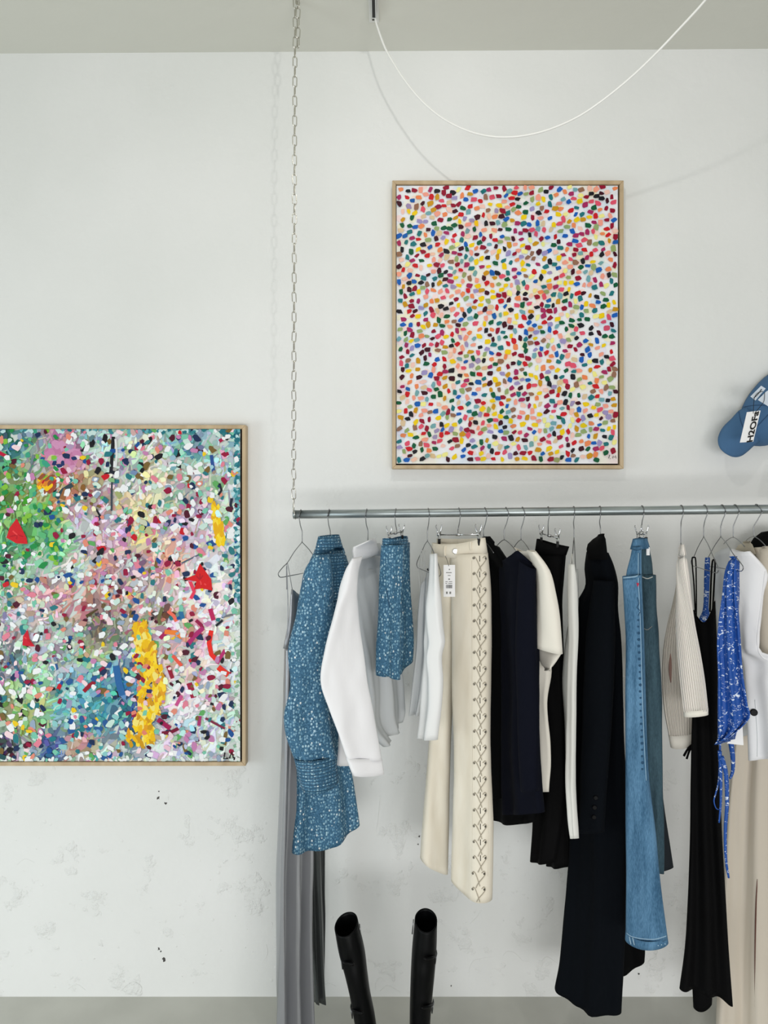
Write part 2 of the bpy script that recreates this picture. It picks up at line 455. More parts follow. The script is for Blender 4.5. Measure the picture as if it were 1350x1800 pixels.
# ------------------------------------------------------------------ paintings
def canvas_mesh(name, x0, z0, x1, z1, ybase, items, bgcol, m, parent):
    """canvas with its brush strokes: items = (cx, cz, list of (dx, dz), colour)"""
    vs, fs, cols = [], [], []
    def face(poly, c):
        o = len(vs); vs.extend(poly); fs.append(tuple(range(o, o+len(poly)))); cols.append(c)
    face([(x0, ybase, z0), (x1, ybase, z0), (x1, ybase, z1), (x0, ybase, z1)], bgcol)
    n = len(items)
    for i, (cx, cz, poly, c) in enumerate(items):
        y = ybase - 0.0002 - 0.006*i/n
        pts = []
        for dx, dz in poly:
            pts.append((min(max(cx+dx, x0), x1), y, min(max(cz+dz, z0), z1)))
        face(pts, c)
    me = bpy.data.meshes.new(name); me.from_pydata(vs, [], fs); me.update()
    ca = me.color_attributes.new('paint', 'FLOAT_COLOR', 'CORNER')
    for p, c in zip(me.polygons, cols):
        col = (*lin(c), 1.0)
        for li in p.loop_indices: ca.data[li].color = col
    return link(name, me, m, parent)

def paint_mat(name, rough=0.5, tint=None):
    m = mat(name, (255, 255, 255), rough, spec=.2)
    q = NT(m); a = q.n('ShaderNodeVertexColor', layer_name='paint'); tc = q.n('ShaderNodeTexCoord')
    n = q.n('ShaderNodeTexNoise', i_Scale=160.0, i_Detail=4.0); q.l(tc.outputs['Object'], n.inputs['Vector'])
    if tint:
        n2 = q.n('ShaderNodeTexNoise', i_Scale=9.0, i_Detail=2.0); q.l(tc.outputs['Object'], n2.inputs['Vector'])
        r = q.n('ShaderNodeValToRGB'); e = r.color_ramp.elements
        e[0].position = .30; e[0].color = (*lin((226, 236, 244)), 1); e[1].position = .72; e[1].color = (*lin((247, 226, 226)), 1)
        for p, c in ((.42, (246, 247, 249)), (.54, (247, 247, 246)), (.62, (246, 243, 226))):
            k = e.new(p); k.color = (*lin(c), 1)
        q.l(n2.outputs['Fac'], r.inputs[0])
        mx = q.n('ShaderNodeMix', data_type='RGBA', blend_type='MULTIPLY'); mx.inputs[0].default_value = 1.0
        q.l(a.outputs[0], mx.inputs[6]); q.l(r.outputs[0], mx.inputs[7]); q.l(mx.outputs[2], q.b.inputs['Base Color'])
    else: q.l(a.outputs[0], q.b.inputs['Base Color'])
    bp = q.n('ShaderNodeBump', i_Strength=0.35, i_Distance=0.002); q.l(n.outputs['Fac'], bp.inputs['Height']); q.l(bp.outputs[0], q.b.inputs['Normal'])
    return m

def frame(parent, x0, z0, x1, z1, wd, dep):
    """floating frame: four mitred oak battens and the dark gap behind the canvas edge"""
    y0, y1 = WALL - dep, WALL - 0.001
    a = [(x0, z0), (x1, z0), (x1, z1), (x0, z1)]
    b = [(x0+wd, z0+wd), (x1-wd, z0+wd), (x1-wd, z1-wd), (x0+wd, z1-wd)]
    for i in range(4):
        j = (i+1) % 4
        vs = [(a[i][0], y0, a[i][1]), (a[j][0], y0, a[j][1]), (b[j][0], y0, b[j][1]), (b[i][0], y0, b[i][1])]
        vs += [(x, y1, z) for x, _, z in vs]
        o = mesh('frame_batten', vs, [(0,1,2,3),(7,6,5,4),(0,4,5,1),(1,5,6,2),(2,6,7,3),(3,7,4,0)], M['oak'], parent, smooth=False)
        md = o.modifiers.new('bevel', 'BEVEL'); md.width = 0.0012; md.segments = 1
    box('backing_board', (x0+wd*0.9, WALL-0.012, z0+wd*0.9), (x1-wd*0.9, WALL-0.003, z1-wd*0.9), M['gap'], parent)

def rpoly(rnd, a, b, rot, n=9, sq=0.72, jit=0.13):
    """a brush dab: a chunky four-sided mark with worn corners, one end often rounder"""
    k = rnd.uniform(.35, .6); k2 = rnd.uniform(.6, .92); sk = rnd.uniform(-.28, .28)
    base = [(-1, -k2), (-k2, -1), (k, -1), (1, -k), (1.06, 0), (1, k), (k, 1), (-k2, 1), (-1, k2)]
    out = []
    for x, z in base:
        x = a*(x + sk*z)*(1 + rnd.uniform(-jit, jit)); z = b*z*(1 + rnd.uniform(-jit, jit))
        out.append((x*math.cos(rot)-z*math.sin(rot), x*math.sin(rot)+z*math.cos(rot)))
    return out

def stroke(pts, w0, w1=None):
    """a brush line in canvas offsets (x right, z up)"""
    w1 = w0 if w1 is None else w1
    L, R = [], []
    n = len(pts)
    for i, (x, z) in enumerate(pts):
        x2, z2 = pts[min(i+1, n-1)]; x1, z1 = pts[max(i-1, 0)]
        l = math.hypot(x2-x1, z2-z1) or 1; nx, nz = -(z2-z1)/l, (x2-x1)/l
        wd = w0 + (w1-w0)*i/(n-1)
        L.append((x+nx*wd, z+nz*wd)); R.append((x-nx*wd, z-nz*wd))
    return L + R[::-1]

# --- confetti painting above the rail
dep = 0.042
fd = WALL - dep
A, B = P(689.5, 824, fd), P(1096.5, 317, fd)
paint1 = thing('framed_painting', 'white framed painting covered in small multicoloured dabs, hung above the clothes rail', 'painting', (0.5*(A.x+B.x), WALL, A.z))
frame(paint1, A.x, A.z, B.x, B.z, 0.0128, dep)
cd = WALL - 0.033
a, b = P(697, 815, cd), P(1086, 326.5, cd)
rnd = random.Random(11)
pal1 = [((244, 208, 10), 11), ((24, 24, 34), 8), ((150, 10, 48), 9), ((206, 24, 36), 7), ((228, 84, 110), 8), ((246, 162, 142), 9),
        ((30, 118, 124), 9), ((118, 170, 178), 5), ((20, 96, 186), 9), ((6, 92, 58), 8), ((150, 172, 112), 8), ((160, 148, 196), 5),
        ((206, 150, 20), 7), ((150, 110, 88), 5), ((64, 6, 28), 7), ((168, 40, 96), 6), ((240, 140, 90), 6), ((222, 196, 158), 3), ((246, 240, 150), 4), ((246, 202, 188), 4)]
bag = [c for c, k in pal1 for _ in range(k)]
pts = []; cell = {}; mind = 0.0183
tries = 0
while tries < 60000 and len(pts) < 1750:
    tries += 1
    x = rnd.uniform(a.x+.008, b.x-.008); z = rnd.uniform(a.z+.012, b.z-.006)
    ci, cj = int(x/mind), int(z/mind); ok = True
    for di in (-1, 0, 1):
        for dj in (-1, 0, 1):
            for (xx, zz) in cell.get((ci+di, cj+dj), ()):
                if ((xx-x)/1.05)**2 + (zz-z)**2 < mind*mind: ok = False
    if x > b.x - 0.055 and z < a.z + 0.035: ok = False
    if ok: cell.setdefault((ci, cj), []).append((x, z)); pts.append((x, z))
items = []
for x, z in pts:                                       # faint ghost dabs under the bright ones
    if rnd.random() < .35:
        items.append((x+rnd.uniform(-.012, .012), z+rnd.uniform(-.012, .012), rpoly(rnd, .013, .010, rnd.uniform(0, PI)), rnd.choice([(250, 226, 224), (244, 240, 214), (224, 236, 244), (236, 232, 244)])))
for x, z in pts:
    sz = rnd.uniform(.85, 1.15)
    items.append((x, z, rpoly(rnd, .0092*sz, .0068*sz*rnd.uniform(.85, 1.15), rnd.choice([rnd.uniform(-.3, .9), rnd.uniform(1.1, 2.0), rnd.uniform(-.3, .5)])+rnd.choice([0, PI])), rnd.choice(bag)))
sx, sz = P(1071, 806, cd).x, P(1071, 806, cd).z
for ps in ([(0, .012), (-.004, 0)], [(.001, -.001), (.003, -.001)], [(.010, 0), (.012, .009), (.016, .003), (.020, .010), (.022, 0)]):
    items.append((sx, sz, stroke(ps, .0011), (20, 20, 24)))
canvas_mesh('canvas', a.x, a.z, b.x, b.z, cd, items, (242, 243, 246), paint_mat('confetti_paint', .5, True), paint1)

# --- big abstract at the left edge
A, B = P(-75, 1346.5, fd), P(432, 747, fd)
paint2 = thing('framed_painting', 'large dense abstract painting in teal, pink, green and yellow, hung at the left edge', 'painting', (0.5*(A.x+B.x), WALL, A.z))
frame(paint2, A.x, A.z, B.x, B.z, 0.0132, dep)
a, b = P(-66, 1337.5, cd), P(422.5, 754.5, cd)
field = [(-40,790,60,120,120),(-40,900,100,160,120),(-40,1000,80,160,110),(-40,1100,190,180,180),(-40,1200,130,170,150),(-40,1300,100,120,110),
 (20,775,44,112,112),(60,800,160,185,170),(110,790,196,134,168),(120,815,196,134,168),(95,860,205,160,120),(130,850,190,150,110),(160,780,160,186,190),(200,800,205,216,212),(225,830,170,180,180),
 (260,800,206,214,190),(270,840,228,220,182),(330,790,110,165,172),(390,790,184,214,205),(420,765,40,118,128),(420,900,205,218,218),(350,850,196,200,184),(330,830,170,190,186),
 (30,850,120,160,90),(15,870,106,156,70),(60,930,92,160,110),(100,960,130,196,146),(50,1000,196,222,204),(10,985,80,156,104),(75,905,130,180,90),(35,1020,150,190,150),
 (150,900,190,176,188),(200,930,206,168,192),(170,960,205,180,195),(240,900,228,214,170),(250,935,228,210,160),(300,930,196,168,196),(350,950,216,204,208),(310,880,170,185,175),(400,960,196,218,206),(345,905,196,170,195),
 (130,1000,196,210,200),(180,1010,212,164,152),(240,1000,172,152,164),(285,985,224,160,150),(300,960,220,180,170),(330,1040,236,232,230),(400,1050,234,224,226),(370,990,236,236,236),
 (60,1060,206,186,186),(130,1060,214,150,158),(80,1040,216,160,165),(200,1060,170,130,126),(180,1075,110,90,90),(230,1060,224,196,176),(280,1060,200,200,196),
 (30,1110,190,176,180),(120,1120,176,192,182),(180,1110,120,120,112),(60,1130,196,200,198),(20,1160,120,140,148),(60,1190,150,200,160),(120,1170,156,172,188),(160,1150,196,206,160),
 (160,1200,96,166,176),(200,1230,74,152,166),(205,1180,120,160,180),(215,1200,50,96,150),(232,1255,66,104,146),(210,1280,90,120,140),(120,1250,128,182,186),(170,1260,80,160,170),(130,1220,130,185,190),
 (30,1220,160,192,140),(50,1275,136,166,100),(75,1265,130,190,140),(20,1310,84,82,110),(85,1305,56,88,142),(60,1240,190,210,150),(150,1310,194,166,154),(190,1320,200,205,200),(50,1325,206,214,206),
 (300,1100,226,214,214),(290,1080,120,90,80),(350,1150,236,218,220),(400,1200,224,226,226),(330,1230,232,228,232),(350,1300,218,228,224),(300,1300,228,210,212),(285,1200,230,212,204),(400,1300,214,226,226),(330,1110,226,150,150),(370,1090,232,224,226),(380,1250,206,222,216),
 (330,1290,180,200,215),(410,1140,228,232,232),(310,1320,206,212,222)]
def fcol(px, py, rnd, jit=22):
    wsum = 0; c = [0, 0, 0]
    for fx, fy, r, g, bl in field:
        ww = 1.0 / ((fx-px)**2 + (fy-py)**2 + 60)**2.2
        wsum += ww; c[0] += ww*r; c[1] += ww*g; c[2] += ww*bl
    j = rnd.uniform(-jit, jit)
    return tuple(min(255, max(0, v/wsum + j + rnd.uniform(-jit, jit)*.6)) for v in c)
rnd = random.Random(23); items = []
pxm = cd / F
def atpx(px, py): q = P(px, py, cd); return q.x, q.z
def put(px, py, poly, col): x, z = atpx(px, py); items.append((x, z, poly, col))
def pxstroke(points, w, col, w1=None):
    x0, y0 = points[0]
    put(x0, y0, stroke([((x-x0)*pxm, -(y-y0)*pxm) for x, y in points], w*pxm, None if w1 is None else w1*pxm), col)
for k in range(3600):
    px, py = rnd.uniform(-66, 423), rnd.uniform(754, 1338)
    an = rnd.uniform(.1, 1.7) if rnd.random() < .7 else rnd.uniform(0, PI)
    if k < 2000:
        put(px, py, rpoly(rnd, rnd.uniform(10, 22)*pxm, rnd.uniform(4, 8)*pxm, an), fcol(px, py, rnd, 30))
    else:
        ln = rnd.uniform(5, 13); w_ = rnd.uniform(1.2, 3.2)
        dx, dy = ln*math.cos(an), -ln*math.sin(an); bend = rnd.uniform(-3, 3)
        pxstroke([(px-dx, py-dy), (px+bend, py+bend), (px+dx, py+dy)], w_, fcol(px, py, rnd, 44), w_*.4)
accent = [((238, 240, 242), 26), ((200, 226, 216), 12), ((120, 196, 170), 7), ((40, 120, 128), 7), ((24, 46, 84), 9), ((24, 80, 150), 4), ((150, 16, 60), 6),
          ((80, 14, 40), 4), ((22, 22, 28), 5), ((226, 130, 150), 7), ((196, 130, 176), 6), ((226, 140, 120), 6), ((200, 20, 36), 3), ((236, 200, 30), 3), ((120, 96, 50), 4), ((150, 168, 190), 6), ((96, 170, 96), 4), ((244, 214, 220), 6)]
abag = [c for c, k in accent for _ in range(k)]
def dabs(n, cond=lambda x, y: True, s=1.0):
    for _ in range(n):
        px, py = rnd.uniform(-66, 423), rnd.uniform(754, 1338)
        if not cond(px, py): continue
        col = rnd.choice(abag) if rnd.random() < .72 else fcol(px, py, rnd, 50)
        if py < 1000 and px < 110 and rnd.random() < .35: col = rnd.choice([(30, 140, 70), (90, 180, 120), (130, 190, 60), (60, 160, 130)])
        if py > 1150 and 90 < px < 240 and rnd.random() < .3: col = rnd.choice([(30, 120, 130), (70, 160, 165), (40, 90, 150), (140, 200, 200)])
        sz = rnd.uniform(.6, 1.25)*s
        put(px, py, rpoly(rnd, 4.4*pxm*sz*rnd.uniform(.8, 1.25), 3.3*pxm*sz, rnd.uniform(0, PI)), col)
dabs(1500, s=1.25)
for k in range(420):                                    # edges of the canvas: teal above, white below
    py = rnd.uniform(754, 1338); side = rnd.random()
    if side < .7: px = rnd.uniform(414, 423)
    else: px = rnd.uniform(-66, 423); py = rnd.choice([rnd.uniform(754, 760), rnd.uniform(1331, 1338)])
    tl = [(30, 110, 124), (50, 130, 140), (100, 170, 180), (190, 222, 224)]; wh = [(238, 240, 240), (226, 232, 226), (210, 226, 220), (140, 180, 150)]
    put(px, py, rpoly(rnd, 4*pxm, 2.6*pxm, rnd.uniform(0, PI)), rnd.choice(tl if py < 1060 else wh))
# long brush marks
for ptsx, wd, c in [([(200,768),(198,800),(196,830)], 3, (28,28,34)), ([(204,772),(206,800),(204,822)], 2, (220,222,222)), ([(198,838),(197,870),(197,898)], 1.6, (60,70,80)), ([(194,828),(203,832),(209,828)], 3, (24,30,44)),
    ([(216,890),(224,912),(228,935)], 1.2, (90,80,110)), ([(386,850),(390,862),(384,870)], 2, (30,30,40)), ([(408,876),(406,888),(409,896)], 2.4, (30,40,60)), ([(60,800),(52,830),(44,845)], 2.4, (110,130,140)),
    ([(100,876),(112,862),(128,852)], 4, (50,70,80)), ([(110,878),(118,860)], 5, (150,100,60)), ([(170,895),(178,910)], 1.5, (20,20,30)), ([(30,1110),(18,1150),(10,1180)], 2, (120,120,130)),
    ([(20,1150),(40,1200)], 3, (60,100,130)), ([(320,990),(350,975)], 1.2, (80,100,120)), ([(148,1215),(160,1203),(168,1198)], 3.5, (150,20,40)), ([(70,1110),(60,1130)], 2, (120,120,120)),
    ([(345,1090),(356,1100)], 3, (150,20,70)), ([(358,1103),(342,1118),(328,1136)], 4, (176,40,110)), ([(372,1108),(368,1130),(372,1150),(382,1160)], 4, (236,40,30)), ([(396,1142),(382,1166)], 3, (186,40,110)),
    ([(384,1172),(394,1180),(402,1186)], 5, (232,50,30)), ([(300,1104),(282,1122)], 3.5, (170,30,90)), ([(290,1110),(310,1112),(320,1120)], 4, (240,130,50)), ([(304,1152),(320,1170)], 3, (236,90,70)),
    ([(272,1150),(278,1176),(290,1190)], 3, (110,14,40)), ([(296,1170),(304,1192)], 3.5, (150,20,50)), ([(333,1200),(338,1214),(341,1226)], 5, (160,20,60)), ([(320,1222),(310,1240)], 3, (200,80,140)),
    ([(278,1264),(300,1280)], 4, (160,20,80)), ([(285,1288),(300,1287),(314,1280)], 3, (120,10,50)), ([(318,1074),(322,1090)], 4, (40,110,160)), ([(296,1074),(306,1082),(311,1092)], 3, (240,110,90)), ([(286,1068),(280,1085),(282,1098)], 3, (110,110,70)),
    ([(360,1234),(378,1238)], 2, (20,20,24)), ([(392,1084),(410,1080)], 2, (120,120,124)), ([(380,1100),(392,1090)], 2, (20,26,40)), ([(352,1258),(350,1275)], 3, (170,50,110)), ([(362,1262),(384,1274),(396,1280)], 2, (130,40,70)),
    ([(334,1020),(342,1040),(336,1052)], 3, (232,60,90)), ([(370,1070),(376,1090)], 4, (190,30,90)), ([(240,1095),(232,1130)], 3, (140,120,90)), ([(244,1220),(248,1250),(240,1275)], 4, (110,104,80)), ([(205,1170),(210,1200),(216,1222)], 6, (40,100,160)),
    ([(60,782),(40,770)], 2, (60,130,130)), ([(0,796),(14,803)], 3, (190,20,60)), ([(386,776),(395,770)], 3, (170,20,70)), ([(390,790),(396,806)], 4, (236,170,200)), ([(372,800),(376,830)], 3, (40,80,150))]:
    pxstroke(ptsx, wd, c)
for k in range(260):                                    # yellow column and yellow hook at the right
    t = rnd.random()
    py = 1098 + t*210; cx = 246 + 14*math.sin(t*3.2) + (8 if .35 < t < .75 else 0); wd = 9 + 12*math.sin(PI*t)
    if t > .9: wd = 24
    put(cx+rnd.uniform(-wd, wd), py, rpoly(rnd, rnd.uniform(5, 10)*pxm, rnd.uniform(2.5, 5)*pxm, rnd.uniform(.9, 2.4), 8, .8, .2), rnd.choice([(246, 206, 20), (236, 186, 16), (250, 216, 60), (228, 160, 30), (206, 150, 20), (244, 226, 120)]))
for k in range(46):
    t = rnd.random(); put(378+10*t+rnd.uniform(-6, 6), 888+t*66, rpoly(rnd, 9*pxm, 3*pxm, rnd.uniform(1.2, 2.0), 8, .8, .2), rnd.choice([(246, 206, 10), (232, 176, 10), (250, 220, 60)]))
for k in range(30):
    t = rnd.random(); put(84+rnd.uniform(-12, 12), 838+t*24, rpoly(rnd, 8*pxm, 3*pxm, rnd.uniform(.5, 1.2), 8, .8, .2), rnd.choice([(246, 196, 20), (220, 130, 40), (150, 80, 50), (190, 30, 40)]))
for k in range(90):
    an = rnd.uniform(0, 2*PI); q = rnd.random()**.5; put(112+28*q*math.cos(an), 803+26*q*math.sin(an), rpoly(rnd, 9*pxm, 6*pxm, rnd.uniform(0, PI), 8, .8, .2), rnd.choice([(200, 130, 172), (190, 120, 160), (206, 146, 184), (196, 140, 150)]))
for cx_, cy_, rx, ry, n_ in ((112, 803, 26, 24, 14), (246, 1200, 18, 90, 26)):   # single dabs over both
    for k in range(n_):
        put(cx_+rnd.uniform(-rx, rx), cy_+rnd.uniform(-ry, ry), rpoly(rnd, 4.6*pxm, 3.4*pxm, rnd.uniform(0, PI)), rnd.choice([(238, 238, 240), (30, 50, 100), (230, 200, 216), (150, 20, 60), (120, 196, 170), (226, 130, 110)]))
def fanshape(poly, col, n=16, hi=(236, 70, 70)):
    cx = sum(p[0] for p in poly)/len(poly); cy = sum(p[1] for p in poly)/len(poly)
    put(cx, cy, [((x-cx)*pxm, -(y-cy)*pxm) for x, y in poly], col)
    for _ in range(n):
        p = rnd.choice(poly); t = rnd.uniform(.1, .8)
        pxstroke([(cx, cy), (cx+(p[0]-cx)*t, cy+(p[1]-cy)*t)], 1.2, rnd.choice([hi, col, (180, 16, 30)]))
dabs(800, lambda x, y: not (222 < x < 276 and 1090 < y < 1310), 1.12)
dabs(110, lambda x, y: True, .8)
fanshape([(31, 911), (48, 945), (50, 956), (30, 955), (13, 945), (18, 928)], (206, 26, 36))
fanshape([(352, 990), (362, 1004), (372, 1018), (374, 1038), (356, 1034), (342, 1036), (346, 1022), (324, 1018), (344, 1010)], (214, 22, 26))
fanshape([(50, 1106), (54, 1124), (63, 1136), (41, 1134), (42, 1118)], (204, 20, 44), 8)
pxstroke([(396, 1322), (394, 1333), (402, 1332)], 1.3, (20, 20, 24)); pxstroke([(404, 1332), (408, 1321), (411, 1332)], 1.3, (20, 20, 24)); pxstroke([(413, 1330), (412, 1335)], 1.3, (20, 20, 24))
canvas_mesh('canvas', a.x, a.z, b.x, b.z, cd, items, (206, 214, 210), paint_mat('abstract_paint', .45), paint2)

# ------------------------------------------------------------------ rail, chain, cable, bracket
def rd(px): return 2.34 - (px - 517) / 833 * 0.12
def rc(px): return 904.3 - (px - 517) / 833 * 9.2
RR = 0.0135
r0, r1 = P(517, rc(517), rd(517)), P(1620, rc(1620), rd(1620))
rail = thing('clothes_rail', 'galvanised steel clothes rail hung on a chain, carrying the row of clothes', 'clothes rail', (r0 + r1)/2)
ax = (r1 - r0).normalized()
tube('pipe', [r0 + (r1-r0)*t/6 for t in range(7)], RR, M['rod'], rail, seg=28)
tube('end_cap', [r0 - ax*0.002, r0 + ax*0.006], RR + 0.0004, M['rod'], rail, seg=28)

def railpt(px):                   # centre of the rail at that picture column
    t = (px-517)/(1620-517)       # refine along the straight pipe
    for _ in range(4):
        p = r0.lerp(r1, t); q = 675 + p.x*F/p.y
        t += (px-q)/(1620-517)
    return r0.lerp(r1, t)

def link_mesh(L, W, r):
    pts = []
    h = L/2 - W/2
    for k in range(9): an = PI*k/8; pts.append(Vector((W/2*math.cos(an)*.92, 0, h + W/2*math.sin(an))))
    for k in range(9): an = PI + PI*k/8; pts.append(Vector((W/2*math.cos(an)*.92, 0, -h + W/2*math.sin(an))))
    v, f = tubedata(pts, r, 7, True)
    me = bpy.data.meshes.new('link'); me.from_pydata([tuple(x) for x in v], [], f); me.update(); me.shade_smooth(); me.materials.append(M['chain'])
    return me
top = P(520.5, 0, 2.34)
chain = thing('steel_chain', 'thin steel link chain hanging from the ceiling to the left end of the rail', 'chain', (P(518, 400, 2.34).x, 2.34, HC))
lm = link_mesh(0.0345, 0.0135, 0.0016)
def add_link(p, rz, tilt=0.0):
    o = bpy.data.objects.new('link', lm); C.objects.link(o); o.parent = chain
    o.location = p - chain.location; o.rotation_euler = (0, tilt, rz)
pitch = 17.25
py = 893.0; i = 0
while py > -8:
    f = (py)/893.0
    px = 516.2 + 2.8*(1-f)**1.5
    add_link(P(px, py - pitch/2 + 1, 2.34), (0.35 if i % 2 else 0.35+PI/2), random.uniform(-.05, .05))
    py -= pitch; i += 1
for k in range(5):
    add_link(P(524.5 - .5*(k % 2), 6 + k*17.3, 2.335), (0.5 if k % 2 else 0.5 + PI/2), .06)
e0 = P(516.2, 886, 2.34)
tube('end_hook', [e0 + Vector((0, 0, .004)), e0 + Vector((.0005, -.004, -.010)), r0 + Vector((-.002, -RR*.6, RR+.001)), r0 + Vector((.004, -RR-.0015, 0)), r0 + Vector((.004, 0, -RR-.0015)), r0 + Vector((.004, RR+.0015, 0)), r0 + Vector((.0, .004, RR+.0016))], 0.0014, M['chain'], chain, sm=5)
tube('ceiling_hook', [Vector((top.x, 2.338, HC)), Vector((top.x, 2.338, HC-.012)), Vector((top.x+.008, 2.338, HC-.02)), Vector((top.x+.011, 2.338, HC-.010))], 0.002, M['chain'], chain, sm=4)

cabp = [(659, 30, 2.415), (663, 46, 2.41), (676, 82, 2.40), (690, 108, 2.39), (714, 145, 2.38), (745, 181, 2.365), (780, 209, 2.35), (820, 229, 2.33), (858, 239, 2.31), (895, 241, 2.29), (935, 236, 2.27), (975, 224, 2.25),
        (1020, 203, 2.22), (1065, 172, 2.19), (1110, 135, 2.15), (1150, 97, 2.11), (1190, 55, 2.07), (1240, 0, 2.03), (1290, -66, 2.0), (1330, -130, 1.97), (1350, -171, 1.96)]
cv = tube('power_cable', [P(*p) for p in cabp], 0.0032, M['cord'], None, seg=10, sm=5)
tag(cv, 'white cable looping down from the ceiling above the paintings', 'cable')
bx = P(657, 10, 2.38).x
br = thing('ceiling_bracket', 'small metal cable clamp with a dark slot, fixed to the ceiling', 'bracket', (bx, 2.37, HC))
box('plate', (bx-.016, 2.26, HC-.006), (bx+.016, 2.44, HC), M['plastic'], br, .002)
box('housing', (bx-.0085, 2.26, HC-.024), (bx+.0085, 2.392, HC-.006), M['chrome'], br, .003)
box('slot', (bx-.005, 2.262, HC-.0252), (bx+.005, 2.386, HC-.0235), M['grip'], br)
disc('screw', (bx+.003, 2.424, HC-.006), .003, M['bronze'], br, (0, 0, -1)); disc('screw', (bx-.003, 2.424, HC-.006), .003, M['bronze'], br, (0, 0, -1))

# ------------------------------------------------------------------ hangers
HG = 'wire hangers along the clothes rail'
def hook_pts(hx, nx, ny, d_apex=None):
    c = railpt(hx); R2 = RR + 0.0017
    da = c.y if d_apex is None else d_apex
    sl = (hx - nx)*0.0003
    pts = []
    for k in range(11):
        a = math.radians(20 + k*24)      # from behind, over the top, down the front
        pts.append(c + Vector((-sl*3*math.sin(a), math.cos(a)*R2, math.sin(a)*R2)))
    b = P(hx*.75+nx*.25, rc(hx)+19, c.y - .007)
    n1 = P(nx, rc(hx)+30, c.y - .002); ap = P(nx, ny, da)
    return pts[:9] + [c + Vector((0, -R2*.75, -R2*1.05)), b, n1, (n1+ap)/2, ap], ap

def wire_hanger(label, hx, nx, ny, L, R, endL=None, endR=None, bar=True, group=None):
    """shirt hanger: hook, sloping arms from the apex, upturned ends and the straight lower bar; L/R = (x, y, distance)"""
    c = railpt(hx)
    t = thing('wire_hanger', label, 'hanger', c, HG)
    pts, ap = hook_pts(hx, nx, ny)
    tube('hook', pts, 0.0014, M['wire'], t, seg=8, sm=4)
    l, r = P(*L), P(*R)
    el = P(*endL) if endL else l + (l-ap)*0.18 + Vector((0, 0, -.03))
    er = P(*endR) if endR else r + (r-ap)*0.18 + Vector((0, 0, -.03))
    lo = (el-er).normalized()
    path = [ap, (ap*.45+l*.55) + Vector((0, 0, .004)), l, l + (el-l)*.45 + lo*.010 + Vector((0, 0, .004)), el + lo*.012 + Vector((0, 0, .008)), el + Vector((0, 0, -.004)), el*.9+er*.1 + Vector((0, 0, -.006))]
    path2 = [ap, (ap*.45+r*.55) + Vector((0, 0, .004)), r, r + (er-r)*.45 - lo*.010 + Vector((0, 0, .004)), er - lo*.012 + Vector((0, 0, .008)), er + Vector((0, 0, -.004)), er*.9+el*.1 + Vector((0, 0, -.006))]
    if bar:
        tube('frame', smooth_pts(path[::-1], 4) + smooth_pts(path2, 4)[1:], 0.0013, M['wire'], t, seg=8)
        tube('lower_bar', [path[-1], path2[-1]], 0.0013, M['wire'], t, seg=8)
    else:
        tube('frame', [l, (ap*.45+l*.55) + Vector((0, 0, .004)), ap, (ap*.45+r*.55) + Vector((0, 0, .004)), r], 0.0013, M['wire'], t, seg=8, sm=3)
    return t

def clip(t, p, sz=1.0, ang=0.0):
    """trouser clip: two handles in a V, the spring and the jaw with its dark grip"""
    q = Matrix.Rotation(ang, 3, 'Z')
    def w(x, y, z): return p + q @ Vector((x, y, z))*sz
    g = thing_part = bpy.data.objects.new('clip', None)
    v = []
    for sx in (-1, 1):
        v.append(tubedata([w(.002*sx, -.005*sx, .001), w(.005*sx, -.007*sx, .012), w(.0085*sx, -.009*sx, .026), w(.0065*sx, -.010*sx, .029)], .0021*sz, 6))
        v.append(tubedata([w(.002*sx, -.005*sx, .001), w(.001*sx, -.006*sx, -.015), w(0, -.004*sx, -.030)], .0026*sz, 6))
    cl = mesh('clip', *join(v), M['chrome'], t)
    rel = t.location
    def sub(o):
        o.parent = cl
        return o
    s = tubedata([w(-.006, 0, .001), w(.006, 0, .001)], .0042*sz, 10)
    sub(mesh('spring', *s, M['chrome'], t))
    bx_ = tubedata([w(0, -.0095, -.012), w(0, -.0085, -.031)], .0046*sz, 6)
    sub(mesh('grip', *bx_, M['grip'], t))
    return cl

def clip_hanger(label, hx, nx, L, R, barL=None, barR=None, ang=0.0, sz=1.0):
    c = railpt(hx)
    t = thing('clip_hanger', label, 'hanger', c, HG)
    l, r = P(*L), P(*R)
    mid = (l+r)/2
    pts, ap = hook_pts(hx, nx, (L[1]+R[1])/2 - 1, mid.y)
    tube('hook', pts, 0.0014, M['wire'], t, seg=8, sm=4)
    e = (r-l).normalized()*.006
    tube('bar', [l-e, mid, r+e], 0.0022, M['chrome'], t, seg=8)
    tube('bar_sleeve', [mid-e*1.1, mid+e*1.1], 0.0046, M['chrome'], t, seg=10)
    for p in (l, r): clip(t, p, sz, ang)
    return t

wire_hanger('bare-armed wire hanger at the left end of the rail, holding the grey slip dress', 527, 531, 953, (506, 988, 2.2), (553, 980, 2.48), (492, 1012, 2.17), (556, 1000, 2.50))
wire_hanger('wire hanger holding the blue sequinned jacket, mostly hidden in its collar', 577, 580.5, 948, (571, 972, 2.25), (588, 972, 2.42), bar=False)
wire_hanger('wire hanger holding the white long-sleeved shirt, its hook rising from the collar', 643, 646.7, 958, (640, 978, 2.26), (656, 974, 2.38), bar=False)
clip_hanger('clip hanger gripping the short blue sequinned shorts', 694.5, 697.5, (684, 939, 2.24), (706, 935, 2.34), ang=.3, sz=.85)
wire_hanger('wire hanger with thin straps of the ivory camisole looped on its arms', 754, 751.5, 951, (743, 966, 2.42), (764, 975, 2.20), (734, 995, 2.46), (773, 1010, 2.16))
clip_hanger('wide clip hanger holding the cream lace-up trousers by the waistband', 808, 805, (771.5, 940, 2.31), (841, 939.5, 2.22), sz=1.05)
